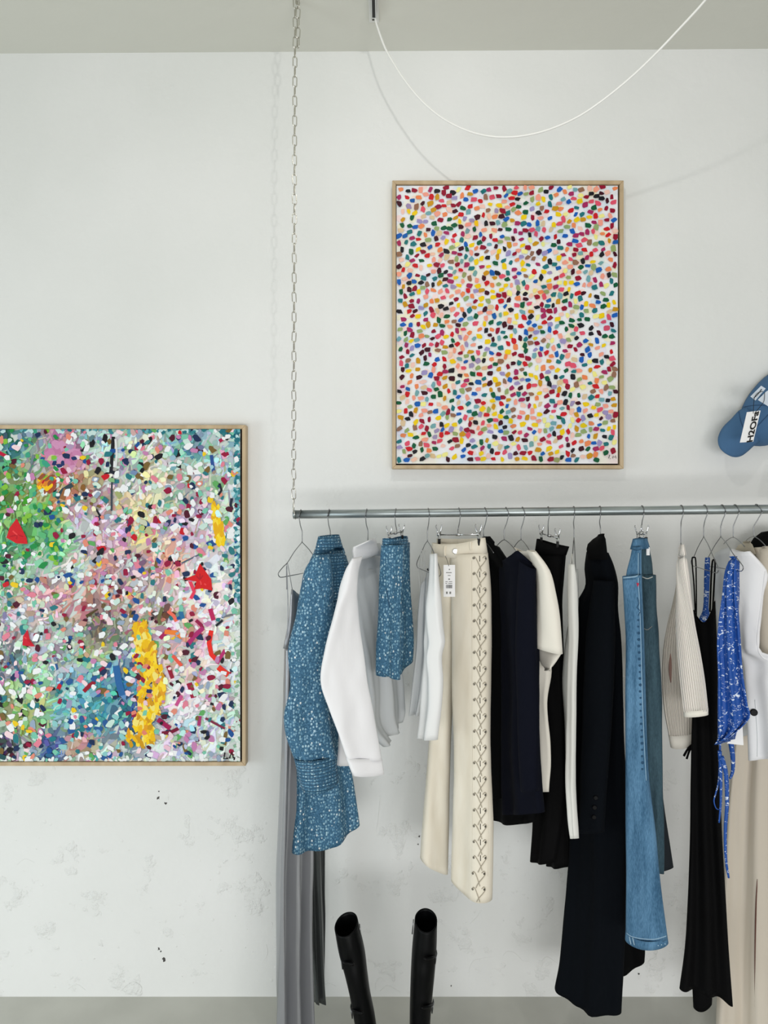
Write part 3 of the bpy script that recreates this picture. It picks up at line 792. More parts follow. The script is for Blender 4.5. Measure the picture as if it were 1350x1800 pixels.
wire_hanger('wire hanger at the shoulder of the black blazer, next to the cream trousers', 854.5, 850, 950, (853, 966, 2.40), (868, 972, 2.25), bar=False)
wire_hanger('wire hanger whose triangle shows above the neckline of the navy top', 892, 886.5, 949, (870, 964, 2.40), (906, 967, 2.18), bar=False)
wire_hanger('wire hanger holding the off-white short-sleeved T-shirt', 920.5, 916, 949, (903, 963, 2.38), (931, 968, 2.18), bar=False)
clip_hanger('clip hanger gripping the short black trousers', 963.7, 963.5, (951.5, 938, 2.33), (980, 945, 2.25), ang=-.2, sz=.95)
wire_hanger('wire hanger seen edge-on, holding the slim white dress', 1008, 1009, 946, (1005.5, 990, 2.40), (1012, 1006, 2.18), bar=False)
wire_hanger('wire hanger inside the high collar of the long black coat', 1053.5, 1055.5, 946, (1053, 962, 2.33), (1058, 966, 2.25), bar=False)
clip_hanger('clip hanger gripping the blue flared jeans', 1129, 1128, (1122, 938, 2.24), (1133.5, 938, 2.17), ang=.2, sz=.85)
wire_hanger('wire hanger with a straight neck, holding the cream ribbed jumper', 1197.8, 1197, 957, (1196, 990, 2.33), (1200, 1000, 2.17), bar=False)
wire_hanger('wire hanger holding the long black slip dress by its thin straps', 1239.7, 1237, 943.5, (1219.5, 979, 2.42), (1253, 977, 2.08), (1216, 991, 2.44), (1261, 1004, 2.04))
wire_hanger('wire hanger holding the blue and white printed halter dress', 1271, 1267, 943.5, (1246, 978, 2.42), (1289, 974, 2.06), (1241, 991, 2.44), (1304, 1001, 2.03))
wire_hanger('wire hanger above the white waistcoat near the right edge', 1294.5, 1289, 944.5, (1272, 956, 2.42), (1309, 961, 2.1), bar=False)
wire_hanger('wire hanger above the long beige coat, rightmost in view', 1333.6, 1325, 943, (1310, 952, 2.44), (1346, 960, 2.15), bar=False)

# ------------------------------------------------------------------ garments
def strap(name, pts, wd, m, parent, th=0.0012):
    return tube(name, [P(*p) for p in pts], wd, m, parent, seg=8, sm=5)

# 1 grey slip dress
g = thing('slip_dress', 'long grey satin slip dress with thin straps, leftmost garment on the rail', 'dress', P(520, 1000, 2.34))
loft('bodice', [(513, 1036, 546, 1034, .008, 12), (510, 1075, 552, 1070, .014, 4), (505, 1110, 552, 1110, .018), (499, 1140, 552, 1140, .02)], M['satin'], g, 2.24, 2.46, folds=((.004, 3, .5),), seed=1)
loft('skirt', [(499, 1136, 546, 1136, .016), (497, 1230, 546, 1230), (491, 1370, 545, 1370), (486, 1510, 542, 1510), (483, 1660, 541, 1660), (483, 1850, 541, 1850)], M['satin'], g, 2.26, 2.36, T=.016, folds=((.024, 2.4, .3), (.010, 4.6, 1.1)), top_fold=.5, seed=2, M=96)
loft('lining', [(530, 1300, 566, 1300), (536, 1490, 570, 1490), (542, 1640, 572, 1640), (552, 1762, 573, 1756, .01, 3)], M['satind'], g, 2.48, 2.52, T=.01, folds=((.012, 1.7, 2), (.004, 4, 0)), seed=3, top_fold=.6)
strap('strap', [(504, 1036, 2.26), (503.5, 1000, 2.2), (505, 989, 2.197), (507, 998, 2.2), (514, 1038, 2.25)], .0011, M['satin'], g)
strap('strap', [(504.2, 995, 2.2), (506, 1060, 2.22), (505.5, 1100, 2.22), (503, 1138, 2.22)], .0013, M['satin'], g)
strap('strap', [(540, 1035, 2.45), (552, 1000, 2.48), (554, 983, 2.48), (549, 1035, 2.47)], .0011, M['satin'], g)

# 2 blue sequinned jacket
g = thing('sequin_jacket', 'blue sequinned tweed jacket with turned-up collar, between the grey dress and white shirt', 'jacket', P(580, 940, 2.3))
loft('body', [(562, 966, 598, 963), (547, 988, 611, 1000), (534, 1040, 613, 1050), (526, 1120, 612, 1130), (520, 1210, 602, 1215), (517, 1300, 604, 1300), (518, 1400, 620, 1375), (511, 1494, 630, 1447, .03, 14)], M['tweed'], g, 2.30, 2.38, T=.035, folds=((.012, 1.7, 2.4), (.006, 3.3, 0)), seed=4, crease=.005)
loft('yoke', [(566, 968, 597, 966, .02), (556, 985, 607, 990, .03), (551, 1020, 610, 1022, .036), (556, 1058, 602, 1056, .036)], M['tweedr'], g, 2.262, 2.345, seed=5, crease=.002)
loft('sleeve', [(556, 976, 577, 974, .006), (544, 994, 579, 990, .02), (534, 1030, 582, 1030), (521, 1085, 584, 1090), (507, 1142, 582, 1150), (511, 1205, 574, 1205), (498, 1260, 578, 1262), (505, 1300, 582, 1300), (521, 1338, 587, 1327)], M['tweed'], g, 2.14, 2.2, T=.034, folds=((.006, 1.3, 1.),), seed=6, crease=.006, power=.9)
loft('cuff', [(519, 1335, 588, 1324), (526, 1365, 590, 1349), (533, 1391, 592.5, 1369, None, 5)], M['tweedr'], g, 2.135, 2.195, T=.037, seed=7, power=.9)
loft('collar', [(564, 944, 592, 939.5, .022), (561, 957, 596, 953, .026), (558, 977, 599, 967, .03, -10)], M['tweedr'], g, 2.235, 2.33, seed=8, power=.9, crease=.002)

# 3 white shirt
g = thing('white_shirt', 'crisp white long-sleeved shirt with a pointed collar, right of the sequinned jacket', 'shirt', P(646, 950, 2.3))
loft('body', [(623, 978, 668, 970, .012), (613, 1003, 679, 995, .02), (618, 1060, 686, 1050), (630, 1140, 692, 1130), (640, 1220, 699, 1215), (648, 1290, 701, 1258), (668, 1312, 699, 1268, .02)], M['sheer_shade'], g, 2.26, 2.43, T=.028, folds=((.012, 2.1, .6), (.006, 4, 2)), seed=9, crease=.004)
loft('sleeve', [(619, 982, 636, 978, .004), (612, 1000, 628, 996, .012), (604, 1026, 624, 1024, .018), (588, 1080, 630, 1080), (572, 1142, 638, 1137), (564, 1201, 646, 1201), (578, 1245, 655, 1250), (596, 1296, 664, 1305), (610, 1335, 669, 1334)], M['white'], g, 2.07, 2.12, T=.014, folds=((.005, 1.1, 2.2),), seed=10, crease=.005)
loft('cuff', [(609, 1332, 669, 1331), (621, 1363, 673.5, 1359, None, 2)], M['white'], g, 2.068, 2.118, T=.013, seed=11, crease=.001, power=.5)
loft('sleeve', [(598, 1180, 618, 1180), (597, 1250, 620, 1250), (596, 1300, 618, 1300), (593, 1345, 613, 1345)], M['white'], g, 2.235, 2.26, T=.008, seed=12, power=.5)
loft('collar', [(648, 950.5, 658, 946, .003), (636, 956, 660, 951, .007), (621.5, 962.5, 662, 961, .009), (621.5, 974, 664.5, 970.5, .010), (622.5, 986, 652, 978, .008)], M['white'], g, 2.22, 2.30, seed=13, crease=.0008, power=.6)
loft('collar_stand', [(640, 957, 667, 955, .01), (640, 974, 670, 978, .014)], M['sheer_shade'], g, 2.29, 2.36, seed=13, crease=.0008)
box('neck_label', P(648, 1002, 2.31), P(656, 1001, 2.309), M['greyk'], g)

# 4 blue sequinned shorts
g = thing('sequin_shorts', 'short blue sequinned shorts hanging from clips, narrow and folded', 'shorts', P(696, 945, 2.3))
loft('leg', [(678, 958, 703, 957), (677, 993, 702, 993), (673, 1050, 701, 1050), (665, 1121, 699, 1125), (663, 1181, 696.5, 1190, None, 6)], M['tweed'], g, 2.17, 2.23, T=.03, folds=((.005, 1.6, 1),), seed=14, crease=.003)
loft('leg', [(692, 956, 713, 953), (694, 1012, 715, 1012), (695, 1073, 717, 1073), (696, 1130, 720.5, 1130), (694, 1188, 720, 1150)], M['tweed'], g, 2.29, 2.36, T=.025, folds=((.005, 1.6, 2),), seed=15, crease=.003)
loft('waistband', [(678, 946, 712, 942, .022, 3), (678, 962, 713, 957, .025, 3)], M['tweedr'], g, 2.18, 2.33, seed=16)
strap('pocket_seam', [(679, 1035, 2.163), (682, 1052, 2.16), (685, 1068, 2.16)], .0012, M['indigo'], g)
strap('side_seam', [(703, 957, 2.21), (704, 985, 2.24), (703, 1010, 2.26)], .0015, M['indigo'], g)

# 5 ivory camisole
g = thing('satin_camisole', 'ivory satin camisole with looped straps, draped beside the cream trousers', 'top', P(752, 975, 2.3))
loft('back_panel', [(742, 1030, 762, 990, .01), (737, 1080, 764, 1080), (733, 1147, 763, 1150), (727, 1202, 757, 1205), (722, 1255, 745, 1256)], M['sheer_shade'], g, 2.38, 2.36, T=.018, folds=((.012, 1.8, .4),), seed=17, top_fold=.5)  # same camisole in the greyed white, its shaded side as colour
loft('front_panel', [(756, 976, 763.5, 973, .006), (757, 1020, 766, 1020, .01), (755, 1069, 769, 1069), (752, 1105, 773, 1110), (750, 1130, 776, 1130), (752, 1152, 770, 1150), (749, 1195, 773, 1195), (744, 1250, 772, 1240), (740, 1296, 764.5, 1301)], M['ivory'], g, 2.19, 2.13, T=.018, folds=((.007, 1.5, 1.8),), seed=18, top_fold=.5)
for q in ([(739, 1040, 2.4), (736.5, 1005, 2.43), (739, 975, 2.42), (742, 968, 2.415), (743, 985, 2.41), (741, 1035, 2.4)], [(746, 985, 2.39), (747, 1020, 2.38), (751, 1034, 2.37), (750, 1005, 2.37), (747, 968, 2.38)], [(751, 1034, 2.37), (753, 1005, 2.36), (756, 985, 2.3), (757, 975, 2.2)]):
    strap('strap', q, .0015, M['ivory'], g)
disc('slider', P(752.5, 1001, 2.355), .004, M['grip'], g)

# 6 cream lace-up trousers
g = thing('lace_up_trousers', 'cream denim trousers laced up the side seam, clipped with a price tag', 'trousers', P(806, 950, 2.27))
loft('leg', [(760, 972, 800, 976), (763, 1050, 800, 1050), (767, 1100, 798, 1105), (762, 1220, 796, 1220), (754, 1309, 792, 1310), (749, 1375, 790, 1375), (742, 1464, 788, 1464), (739, 1508, 786, 1533, None, 4)], M['cream'], g, (2.30, 2.32), (2.27, 2.33), T=.028, folds=((.004, 1.2, 1.),), seed=19, crease=.003)
nearleg = loft('leg', [(792, 974, 856, 972), (794, 1050, 862, 1037), (795, 1102, 863, 1102), (797, 1220, 861, 1213), (801, 1290, 860, 1287), (801, 1375, 863, 1398), (798, 1487, 864.5, 1468), (797, 1542, 861.5, 1584, None, 6)], M['cream'], g, (2.27, 2.22), (2.22, 2.14), T=.03, folds=((.004, 1.2, 2.6),), seed=20, crease=.003)
wband = loft('waistband', [(761, 954, 852, 945, .026, 6), (760, 972, 856, 972, .03, 8)], M['cream'], g, 2.30, 2.218, seed=21, crease=.001)
loft('back_waistband', [(768, 946, 848, 945, .006, 2), (768, 962, 848, 962, .006, 4)], M['cream'], g, 2.335, 2.26, seed=22, crease=.001)
disc('button', on(wband, 800.3, 969, .001), .0088, M['chrome'], g)
for lx, ly in ((782, 968), (828, 958)):
    seam('belt_loop', wband, [(lx, ly-8), (lx-1, ly), (lx, ly+9)], .0036, M['cream'], g, .0015)
seam('waist_stitch', wband, [(762, 978), (785, 984), (800, 985), (830, 977), (855, 974)], .0007, M['thread'], g)
seam('fly_stitch', nearleg, [(796, 988), (797, 1020), (798, 1050)], .0008, M['thread'], g)
lace = []
for i in range(22):
    f = i/21; ly = 981 + 27.7*i
    xl = 833.5 + 1.2*math.sin(f*3); xr = 852.5 + .3*f; xm = 843 + 1.5*f - (4*f if i > 19 else 0)
    if i >= 20: xl -= 1.5; xr -= 2
    for ex, ey in ((xl-1, ly), (xr+1, ly+1)):
        q = on(nearleg, ex, ey, .001)
        if q is not None: disc('eyelet', q, .0036, M['bronze'], g, h=.002, seg=10)
    for pp in ([(xl-2, ly+2), (xl, ly-3), (xl+4, ly+2), (xm, ly+14), (xm+3, ly+23)], [(xr-4, ly), (xr, ly-3.5), (xr+2.5, ly+1), (xr-1, ly+7), (xm, ly+18), (xm-4, ly+26)]):
        qq = [on(nearleg, p.x, p.y, .0026) for p in smooth_pts([(x, y, 0) for x, y in pp], 4)]
        qq = [p for p in qq if p is not None]
        if len(qq) > 2: lace.append(tubedata(qq, .0011, 6))
mesh('lace', *join(lace), M['creamlace'], g)
sl = []
for i in range(20):
    a_, b_ = on(nearleg, 843+1.5*i/21, 981+27.7*i-4, .001), on(nearleg, 843.3+1.5*i/21, 981+27.7*i+6, .001)
    if a_ is not None and b_ is not None: sl.append(tubedata([a_, b_], .0012, 5))
mesh('seam_gap', *join(sl), M['bronze'], g)
for gx in (829.5, 857.5): seam('lace_placket_stitch', nearleg, [(gx, 985), (gx+.5, 1200), (gx+1, 1400), (gx, 1540)], .0006, M['thread'], g, .0008)
tg = box('price_tag', P(779.5, 1049, 2.192), P(800, 993, 2.190), M['paper'], g, .0004)
def tagline(x0, x1, y0, y1, m=M['greyink']):
    o = box('print', P(x0, y1, 2.1898), P(x1, y0, 2.1893), m, g); o.parent = tg; return o
for (x0, x1, y0, y1) in [(789, 791, 1000, 1002), (784, 794, 1006, 1007.2), (787, 792, 1011, 1012), (788, 791, 1017, 1019), (783, 787, 1022, 1023), (789, 795, 1022, 1023), (783, 786, 1025, 1026), (788, 795, 1025, 1026), (784, 787, 1040, 1044), (790, 793, 1040, 1044)]: tagline(x0, x1, y0, y1)
rb = random.Random(3); bxp = 784
while bxp < 794.5: wb = rb.uniform(.3, .9); tagline(bxp, bxp+wb, 1028, 1034, M['ink']); bxp += wb + rb.uniform(.3, .8)
strap('tag_string', [(789, 995, 2.189), (786, 985, 2.19), (783, 978, 2.195)], .0007, M['grip'], g)

# 7 black blazer, 8 navy top
g = thing('black_blazer', 'black wool blazer hanging behind the navy top, beside the cream trousers', 'jacket', P(855, 945, 2.32))
loft('body', [(851.5, 943, 860, 943, .01), (854, 960, 874, 966, .02), (860, 1013, 905, 1010), (862, 1080, 925, 1080), (861, 1213, 935, 1213), (862, 1300, 940, 1300), (863, 1433, 941, 1444, None, 8)], M['black'], g, 2.42, 2.24, T=.025, folds=((.008, 2.2, 1.),), seed=23)
loft('sleeve', [(858, 985, 880, 985, .015), (862, 1080, 886, 1080), (863, 1250, 888, 1250), (865, 1400, 889, 1400)], M['black'], g, 2.33, 2.30, T=.022, seed=24)
g = thing('navy_top', 'navy wool top with a scooped neckline, in front of the black blazer', 'top', P(890, 975, 2.25))
loft('body', [(881, 981, 909, 968, .012, 9), (880, 1000, 939, 999, .02), (884, 1060, 939.5, 1040), (886, 1130, 943, 1130), (887, 1213, 947, 1210), (886, 1300, 945, 1310), (888, 1431, 950, 1429)], M['navy'], g, 2.29, 2.12, T=.024, folds=((.007, 2, .2),), seed=25)
loft('sleeve', [(915, 985, 940, 1000, .014), (910, 1080, 940.5, 1080), (912, 1250, 945, 1250), (918, 1390, 946, 1390)], M['navy'], g, 2.12, 2.08, T=.02, seed=26)
disc('neck_label', P(891, 985.5, 2.235), .0018, M['chrome'], g)

# 9 off-white tee
g = thing('white_tee', 'off-white short-sleeved T-shirt hanging against the black trousers', 'T-shirt', P(935, 965, 2.22))
loft('body', [(904, 962, 930, 968, .008, 4), (922, 984, 952, 990, .015), (938, 1030, 960, 1030), (938, 1137, 962, 1150), (945, 1185, 962, 1185), (949, 1230, 957, 1230, .012), (952, 1308, 960.5, 1310, .012), (949, 1392, 957.5, 1392, .012)], M['offwhite'], g, 2.24, 2.19, T=.018, folds=((.008, 1.6, 1.6),), seed=27)
loft('sleeve', [(929, 967, 938, 970, .01), (944, 1006, 963, 1004, .016), (948, 1050, 974, 1045), (947, 1090, 980.5, 1080), (944.5, 1136, 986.5, 1150)], M['offwhite'], g, 2.12, 2.06, T=.02, seed=28)
loft('sleeve_facing', [(945, 1135, 986, 1149), (948, 1158, 977, 1163), (961, 1179, 964, 1179, .008)], M['offwhite'], g, 2.165, 2.10, T=.012, seed=29)

# 10 short black trousers
g = thing('black_trousers', 'black cropped trousers clipped at the waist, behind the off-white T-shirt', 'trousers', P(970, 950, 2.3))
loft('waistband', [(944.5, 947, 999.5, 961, .02, 2), (941.5, 972, 994, 976, .022)], M['blackc'], g, 2.33, 2.26, seed=30, crease=.002)
loft('leg', [(941.5, 968, 992, 972), (944, 1010, 986, 1009), (946, 1067, 984, 1067), (947, 1212, 989, 1212), (942, 1300, 992, 1300), (939, 1449, 985, 1449), (935.5, 1511, 972, 1516, None, 2)], M['blackc'], g, 2.34, 2.27, T=.025, folds=((.006, 1.8, .4),), seed=31)
loft('leg', [(955, 975, 992, 974), (960, 1067, 984, 1067), (964, 1212, 989, 1212), (966, 1300, 995, 1300), (965, 1449, 1002, 1449), (964, 1519, 1004, 1521, None, 2)], M['blackc'], g, 2.42, 2.36, T=.025, folds=((.006, 1.8, 2.4),), seed=32)

# 11 slim white dress
g = thing('white_dress', 'slim white dress seen edge-on, left of the long black coat', 'dress', P(1008, 992, 2.25))
loft('front', [(1001.5, 992, 1007.5, 992, .008), (1001.5, 1046, 1012, 1030, .014), (1000.5, 1150, 1012, 1150), (998, 1220, 1011, 1220), (998, 1320, 1010, 1320), (1000, 1400, 1011, 1400), (1006, 1474, 1011, 1474, .008)], M['whitek'], g, 2.17, 2.15, T=.012, folds=((.003, 1, .4),), seed=33)
loft('back', [(1008, 1003, 1015, 1000, .006), (1004, 1060, 1016, 1060, .01), (992, 1150, 1008, 1150), (989, 1190, 1006, 1190), (994, 1280, 1007, 1280), (999, 1436, 1008, 1436, .008)], M['greyk'], g, 2.26, 2.25, T=.018, seed=34)
strap('strap', [(1003, 993, 2.17), (1005.5, 972, 2.25), (1007, 992, 2.17)], .0012, M['whitek'], g); strap('strap', [(1010, 1012, 2.2), (1012.5, 1008, 2.2), (1013, 1016, 2.22)], .0012, M['whitek'], g)

# 12 long black coat
g = thing('long_coat', 'long blue-black wool coat with a stand-up collar and cuff buttons, longest dark garment', 'coat', P(1055, 945, 2.28))
loft('body', [(1038, 970, 1065.5, 972, .02), (1037, 995, 1070, 990), (1036, 1029, 1080, 1026), (1018, 1060, 1083, 1070), (1013, 1110, 1089, 1120), (1012, 1191, 1091.5, 1191), (1010, 1300, 1096, 1300), (1007, 1420, 1099, 1420), (1003, 1522, 1100, 1522), (995, 1617, 1097, 1617), (986, 1692, 1094, 1705), (979, 1729, 1090.5, 1782, None, 13)], M['navyc'], g, 2.36, 2.22, T=.03, folds=((.008, 1.8, 1.2), (.004, 3.4, 0)), seed=35)
loft('back_panel', [(1062, 1500, 1112, 1500), (1070, 1600, 1128, 1600), (1078, 1660, 1133, 1665), (1088, 1712, 1132, 1687, None, 4)], M['black'], g, 2.33, 2.31, T=.014, folds=((.008, 1.2, 1),), seed=36)
loft('collar', [(1054, 940, 1061, 938, .006), (1035.5, 956, 1063.5, 956, .010), (1037, 984, 1066, 984, .014)], M['black'], g, 2.30, 2.21, seed=37, crease=.001)
cs = loft('sleeve', [(1046, 1020, 1078, 1022, .015), (1036, 1080, 1080, 1080), (1028, 1200, 1078, 1200), (1024, 1320, 1070, 1320), (1022, 1400, 1064, 1400), (1020, 1462, 1060, 1462)], M['navyc'], g, 2.235, 2.18, T=.022, seed=38)
for bxx, byy in ((1047, 1402), (1045, 1419), (1044, 1436)): disc('button', on(cs, bxx, byy, .001), .0068, M['leather'], g, h=.005)

# 13 flared jeans
g = thing('flared_jeans', 'mid-blue flared jeans with a red heart stitch, clipped right of the black coat', 'jeans', P(1127, 946, 2.2))
nl = loft('leg', [(1094.5, 1013, 1128, 1010, .024), (1095, 1024, 1128, 1022), (1097, 1060, 1129.5, 1060), (1100, 1108, 1131.5, 1110), (1100, 1220, 1135, 1220), (1100, 1320, 1138, 1320), (1100, 1370, 1141, 1370), (1100, 1460, 1152, 1460), (1101, 1540, 1159, 1540), (1100.5, 1640, 1172, 1645, None, 6)], M['denim'], g, 2.12, 2.10, T=.026, folds=((.004, 1.3, .3),), seed=39, crease=.004)
hp = loft('hip_panel', [(1113, 962, 1127, 961, .012), (1109, 980, 1127, 980, .016), (1102, 1005, 1127.5, 1005, .018), (1100, 1024, 1127.5, 1022, .018)], M['denim'], g, 2.13, 2.115, seed=39, crease=.002)
hm = loft('hem', [(1100.5, 1637, 1172, 1642, None, 6), (1099.5, 1652, 1174, 1655, None, 7)], M['denim'], g, 2.118, 2.098, T=.0285, seed=40, crease=.001)
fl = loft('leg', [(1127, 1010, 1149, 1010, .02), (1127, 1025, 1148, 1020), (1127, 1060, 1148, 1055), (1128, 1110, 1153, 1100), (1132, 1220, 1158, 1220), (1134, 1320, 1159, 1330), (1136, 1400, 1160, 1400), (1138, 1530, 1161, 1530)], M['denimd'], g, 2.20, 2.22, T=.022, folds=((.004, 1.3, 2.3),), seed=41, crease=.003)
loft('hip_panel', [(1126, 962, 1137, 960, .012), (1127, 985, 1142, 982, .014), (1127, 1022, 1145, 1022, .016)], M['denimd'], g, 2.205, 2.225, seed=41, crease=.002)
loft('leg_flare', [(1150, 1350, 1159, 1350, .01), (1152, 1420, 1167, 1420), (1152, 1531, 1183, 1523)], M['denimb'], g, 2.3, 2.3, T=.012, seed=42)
wb = loft('waistband', [(1116.5, 948, 1133, 945, .014), (1112, 966, 1138, 963, .018)], M['denim'], g, 2.13, 2.18, seed=43, crease=.001)
seam('waist_seam', [wb, hp], [(1112, 965), (1120, 967), (1127, 965)], .0012, M['indigo'], g)
seam('pocket_edge', nl, [(1095.5, 1016), (1104, 1015), (1114, 1014), (1121, 1012)], .0017, M['stitch'], g)
seam('pocket_edge', nl, [(1096, 1019), (1104, 1018.5), (1118, 1017)], .0008, M['indigo'], g)
seam('pocket_edge', fl, [(1129, 1014), (1138, 1017), (1147, 1014)], .0017, M['greyk'], g)
seam('side_seam', [nl, hp], [(1122, 972), (1122, 1016), (1124, 1060), (1126, 1110), (1129, 1220), (1133, 1320), (1136, 1372)], .0010, M['stitch'], g)
seam('side_seam', [nl, hp], [(1124, 972), (1124, 1016), (1126, 1060), (1128, 1110), (1131, 1220), (1135, 1320), (1138, 1372)], .0008, M['indigo'], g)
for k in range(24):
    f = k/23; yy = 1090 + f*262
    q = on(nl, 1122+f*8 - .5 + random.uniform(-.6, .6), yy, .0006)
    if q is not None: disc('seam_pucker', q, .0030+.0016*random.random(), M['indigo'], g, h=.0012, seg=8)
seam('patch_pocket', fl, [(1131, 1104), (1138, 1107), (1146, 1101)], .001, M['greyink'], g)
seam('embroidery', nl, [(1120, 1050), (1123, 1060), (1120, 1068), (1125, 1074), (1122, 1082)], .0012, M['indigo'], g)
seam('hem_stitch', [hm, nl], [(1101.5, 1640), (1110, 1646), (1128, 1650), (1150, 1651), (1166, 1647), (1171, 1645)], .0012, M['stitch'], g)
for k in range(11):
    f = (k+.5)/11; seam('hem_crease', hm, [(1103+66*f, 1645+8*math.sin(PI*f)), (1106+66*f, 1659+5*math.sin(PI*f))], .0016, M['stitch'], g, .0035)
def flatshape(name, pts, d, m, parent, h=.0012):
    v = [P(x, y, d) for x, y in pts] + [P(x, y, d+h) for x, y in pts]; n = len(pts)
    return mesh(name, v, [tuple(range(n)), tuple(range(2*n-1, n-1, -1))] + [(k, n+k, n+(k+1) % n, (k+1) % n) for k in range(n)], m, parent, smooth=False)
flatshape('heart_stitch', [(1118.5, 1024), (1120, 1025.5), (1121.5, 1024), (1123.5, 1026), (1121.5, 1031), (1120.6, 1031.5)], on(nl, 1121, 1027, .002).y, M['red'], g)
box('hang_tag', P(1136, 976, 2.155), P(1142, 962, 2.153), M['paper'], g)
strap('tag_string', [(1133, 945, 2.17), (1138, 952, 2.16), (1139, 964, 2.154)], .0007, M['grip'], g)

# 14 cream jumper
g = thing('ribbed_jumper', 'fluffy cream ribbed knit jumper between the jeans and the black slip dress', 'jumper', P(1198, 958, 2.22))
loft('body', [(1196.5, 958, 1201, 957, .004), (1193.5, 1000, 1204.5, 995, .015), (1191, 1040, 1211, 1039), (1189, 1096, 1221, 1096), (1191, 1143, 1230, 1143), (1196, 1200, 1239, 1200), (1202, 1250, 1244.5, 1249)], M['knit'], g, 2.125, 2.095, T=.018, M=240, top_fold=.35, folds=((.0015, 11, .5),), seed=44, power=.9)
loft('cuff', [(1202, 1247, 1244.5, 1246), (1202.5, 1259, 1244.5, 1256.5)], M['offwhite'], g, 2.125, 2.095, T=.0195, seed=45, power=.9)
loft('sleeve', [(1194, 962, 1199, 962, .006), (1190, 1020, 1200, 1020, .012), (1183, 1060, 1204, 1060), (1174, 1096, 1205, 1096), (1166, 1143, 1208, 1143), (1164.5, 1200, 1215, 1200), (1168, 1250, 1218, 1250), (1176, 1295, 1217, 1292)], M['knit2'], g, 2.29, 2.28, T=.018, M=240, top_fold=.35, folds=((.0015, 10, 2),), seed=46, power=.9)
loft('cuff', [(1175, 1291, 1217.5, 1289), (1179, 1313, 1216, 1309, None, 2)], M['offwhite'], g, 2.29, 2.28, T=.0195, seed=47, power=.9)
strap('sleeve_gap', [(1179, 1148, 2.272), (1178, 1175, 2.27), (1179, 1200, 2.27)], lambda t: .0008+.0042*math.sin(PI*t), M['mauve'], g)

# 15 black slip dress
g = thing('slip_dress', 'long black slip dress with thin straps and a flared hem, near the right edge', 'dress', P(1238, 985, 2.25))
loft('body', [(1219.5, 1072, 1257, 1056, .012, 30), (1221, 1112, 1259, 1108, .02, 2), (1222, 1200, 1261, 1200), (1218, 1260, 1261, 1260), (1215, 1360, 1265, 1360), (1213, 1480, 1269.5, 1480), (1209, 1580, 1275, 1580), (1204, 1662, 1279.5, 1662), (1194, 1734, 1286, 1763, None, -8)], M['blackc'], g, 2.245, 2.21, T=.02, folds=((.012, 2.2, 1.4),), seed=48)
loft('back_panel', [(1215, 1600, 1255, 1600), (1216, 1700, 1254, 1700), (1219, 1770, 1251, 1764, None, 8)], M['blackc'], g, 2.36, 2.34, T=.012, seed=49)
strap('strap', [(1222, 1076, 2.27), (1220, 1030, 2.32), (1216.5, 985, 2.40), (1219.5, 980, 2.41), (1223, 986, 2.40), (1224, 1040, 2.30), (1224, 1082, 2.27)], .0022, M['blackc'], g)
strap('strap', [(1248, 1075, 2.19), (1250, 1020, 2.13), (1252, 990, 2.09), (1254.5, 984, 2.085), (1257, 990, 2.09), (1255, 1030, 2.13), (1253, 1070, 2.18)], .0026, M['blackc'], g)
strap('tie_end', [(1217, 1309, 2.262), (1209, 1317, 2.262), (1202, 1329, 2.264)], .0036, M['blackc'], g); strap('tie_end', [(1216, 1312, 2.26), (1211, 1322, 2.26), (1207, 1334, 2.26)], .0032, M['blackc'], g)

# 16 blue printed halter dress
g = thing('halter_dress', 'bright blue and white printed halter dress with dangling ties, beside the white waistcoat', 'dress', P(1268, 980, 2.15))
loft('body', [(1287.5, 979, 1294, 978, .003), (1280, 998, 1295, 1000, .009), (1274, 1049, 1297, 1049), (1266, 1087, 1300, 1090), (1262, 1124, 1302, 1124), (1263, 1181, 1306, 1181), (1262, 1240, 1313, 1235), (1262, 1284, 1315, 1264), (1264, 1308, 1280, 1300, .012)], M['print'], g, 2.10, 2.07, T=.016, folds=((.012, 2.0, .3), (.006, 4.2, 1.3)), seed=50, top_fold=.4)
loft('neck_strap', [(1240, 980, 1247, 980, .005), (1238.5, 1010, 1247.5, 1010), (1238, 1040, 1246, 1035), (1235, 1075, 1245, 1070), (1228, 1092, 1250, 1092), (1232, 1120, 1258, 1120)], M['print'], g, 2.38, 2.37, T=.008, seed=51)
for k, (q, wd) in enumerate([([(1266, 1300, 2.10), (1265, 1340, 2.10), (1263, 1375, 2.10), (1258, 1395, 2.10), (1255, 1408, 2.10), (1259, 1421, 2.10), (1266, 1423, 2.095)], .003), ([(1265, 1320, 2.09), (1267, 1360, 2.09), (1267, 1410, 2.09), (1264, 1446, 2.09)], .0055), ([(1268, 1330, 2.085), (1276, 1360, 2.085), (1278, 1410, 2.085), (1275, 1460, 2.085), (1276, 1510, 2.09), (1281, 1543, 2.095)], .007), ([(1284, 1300, 2.12), (1288, 1330, 2.12), (1288, 1355, 2.12), (1283, 1369, 2.12)], .008)]):
    tube('tie', [P(*p) for p in q], (lambda w0: lambda t: w0*(1 - .6*t))(wd), M['print'], g, sm=5, seg=10)
flatshape('paper_label', [(1277.5, 1307), (1305, 1269), (1307, 1310)], 2.10, M['paper'], g)

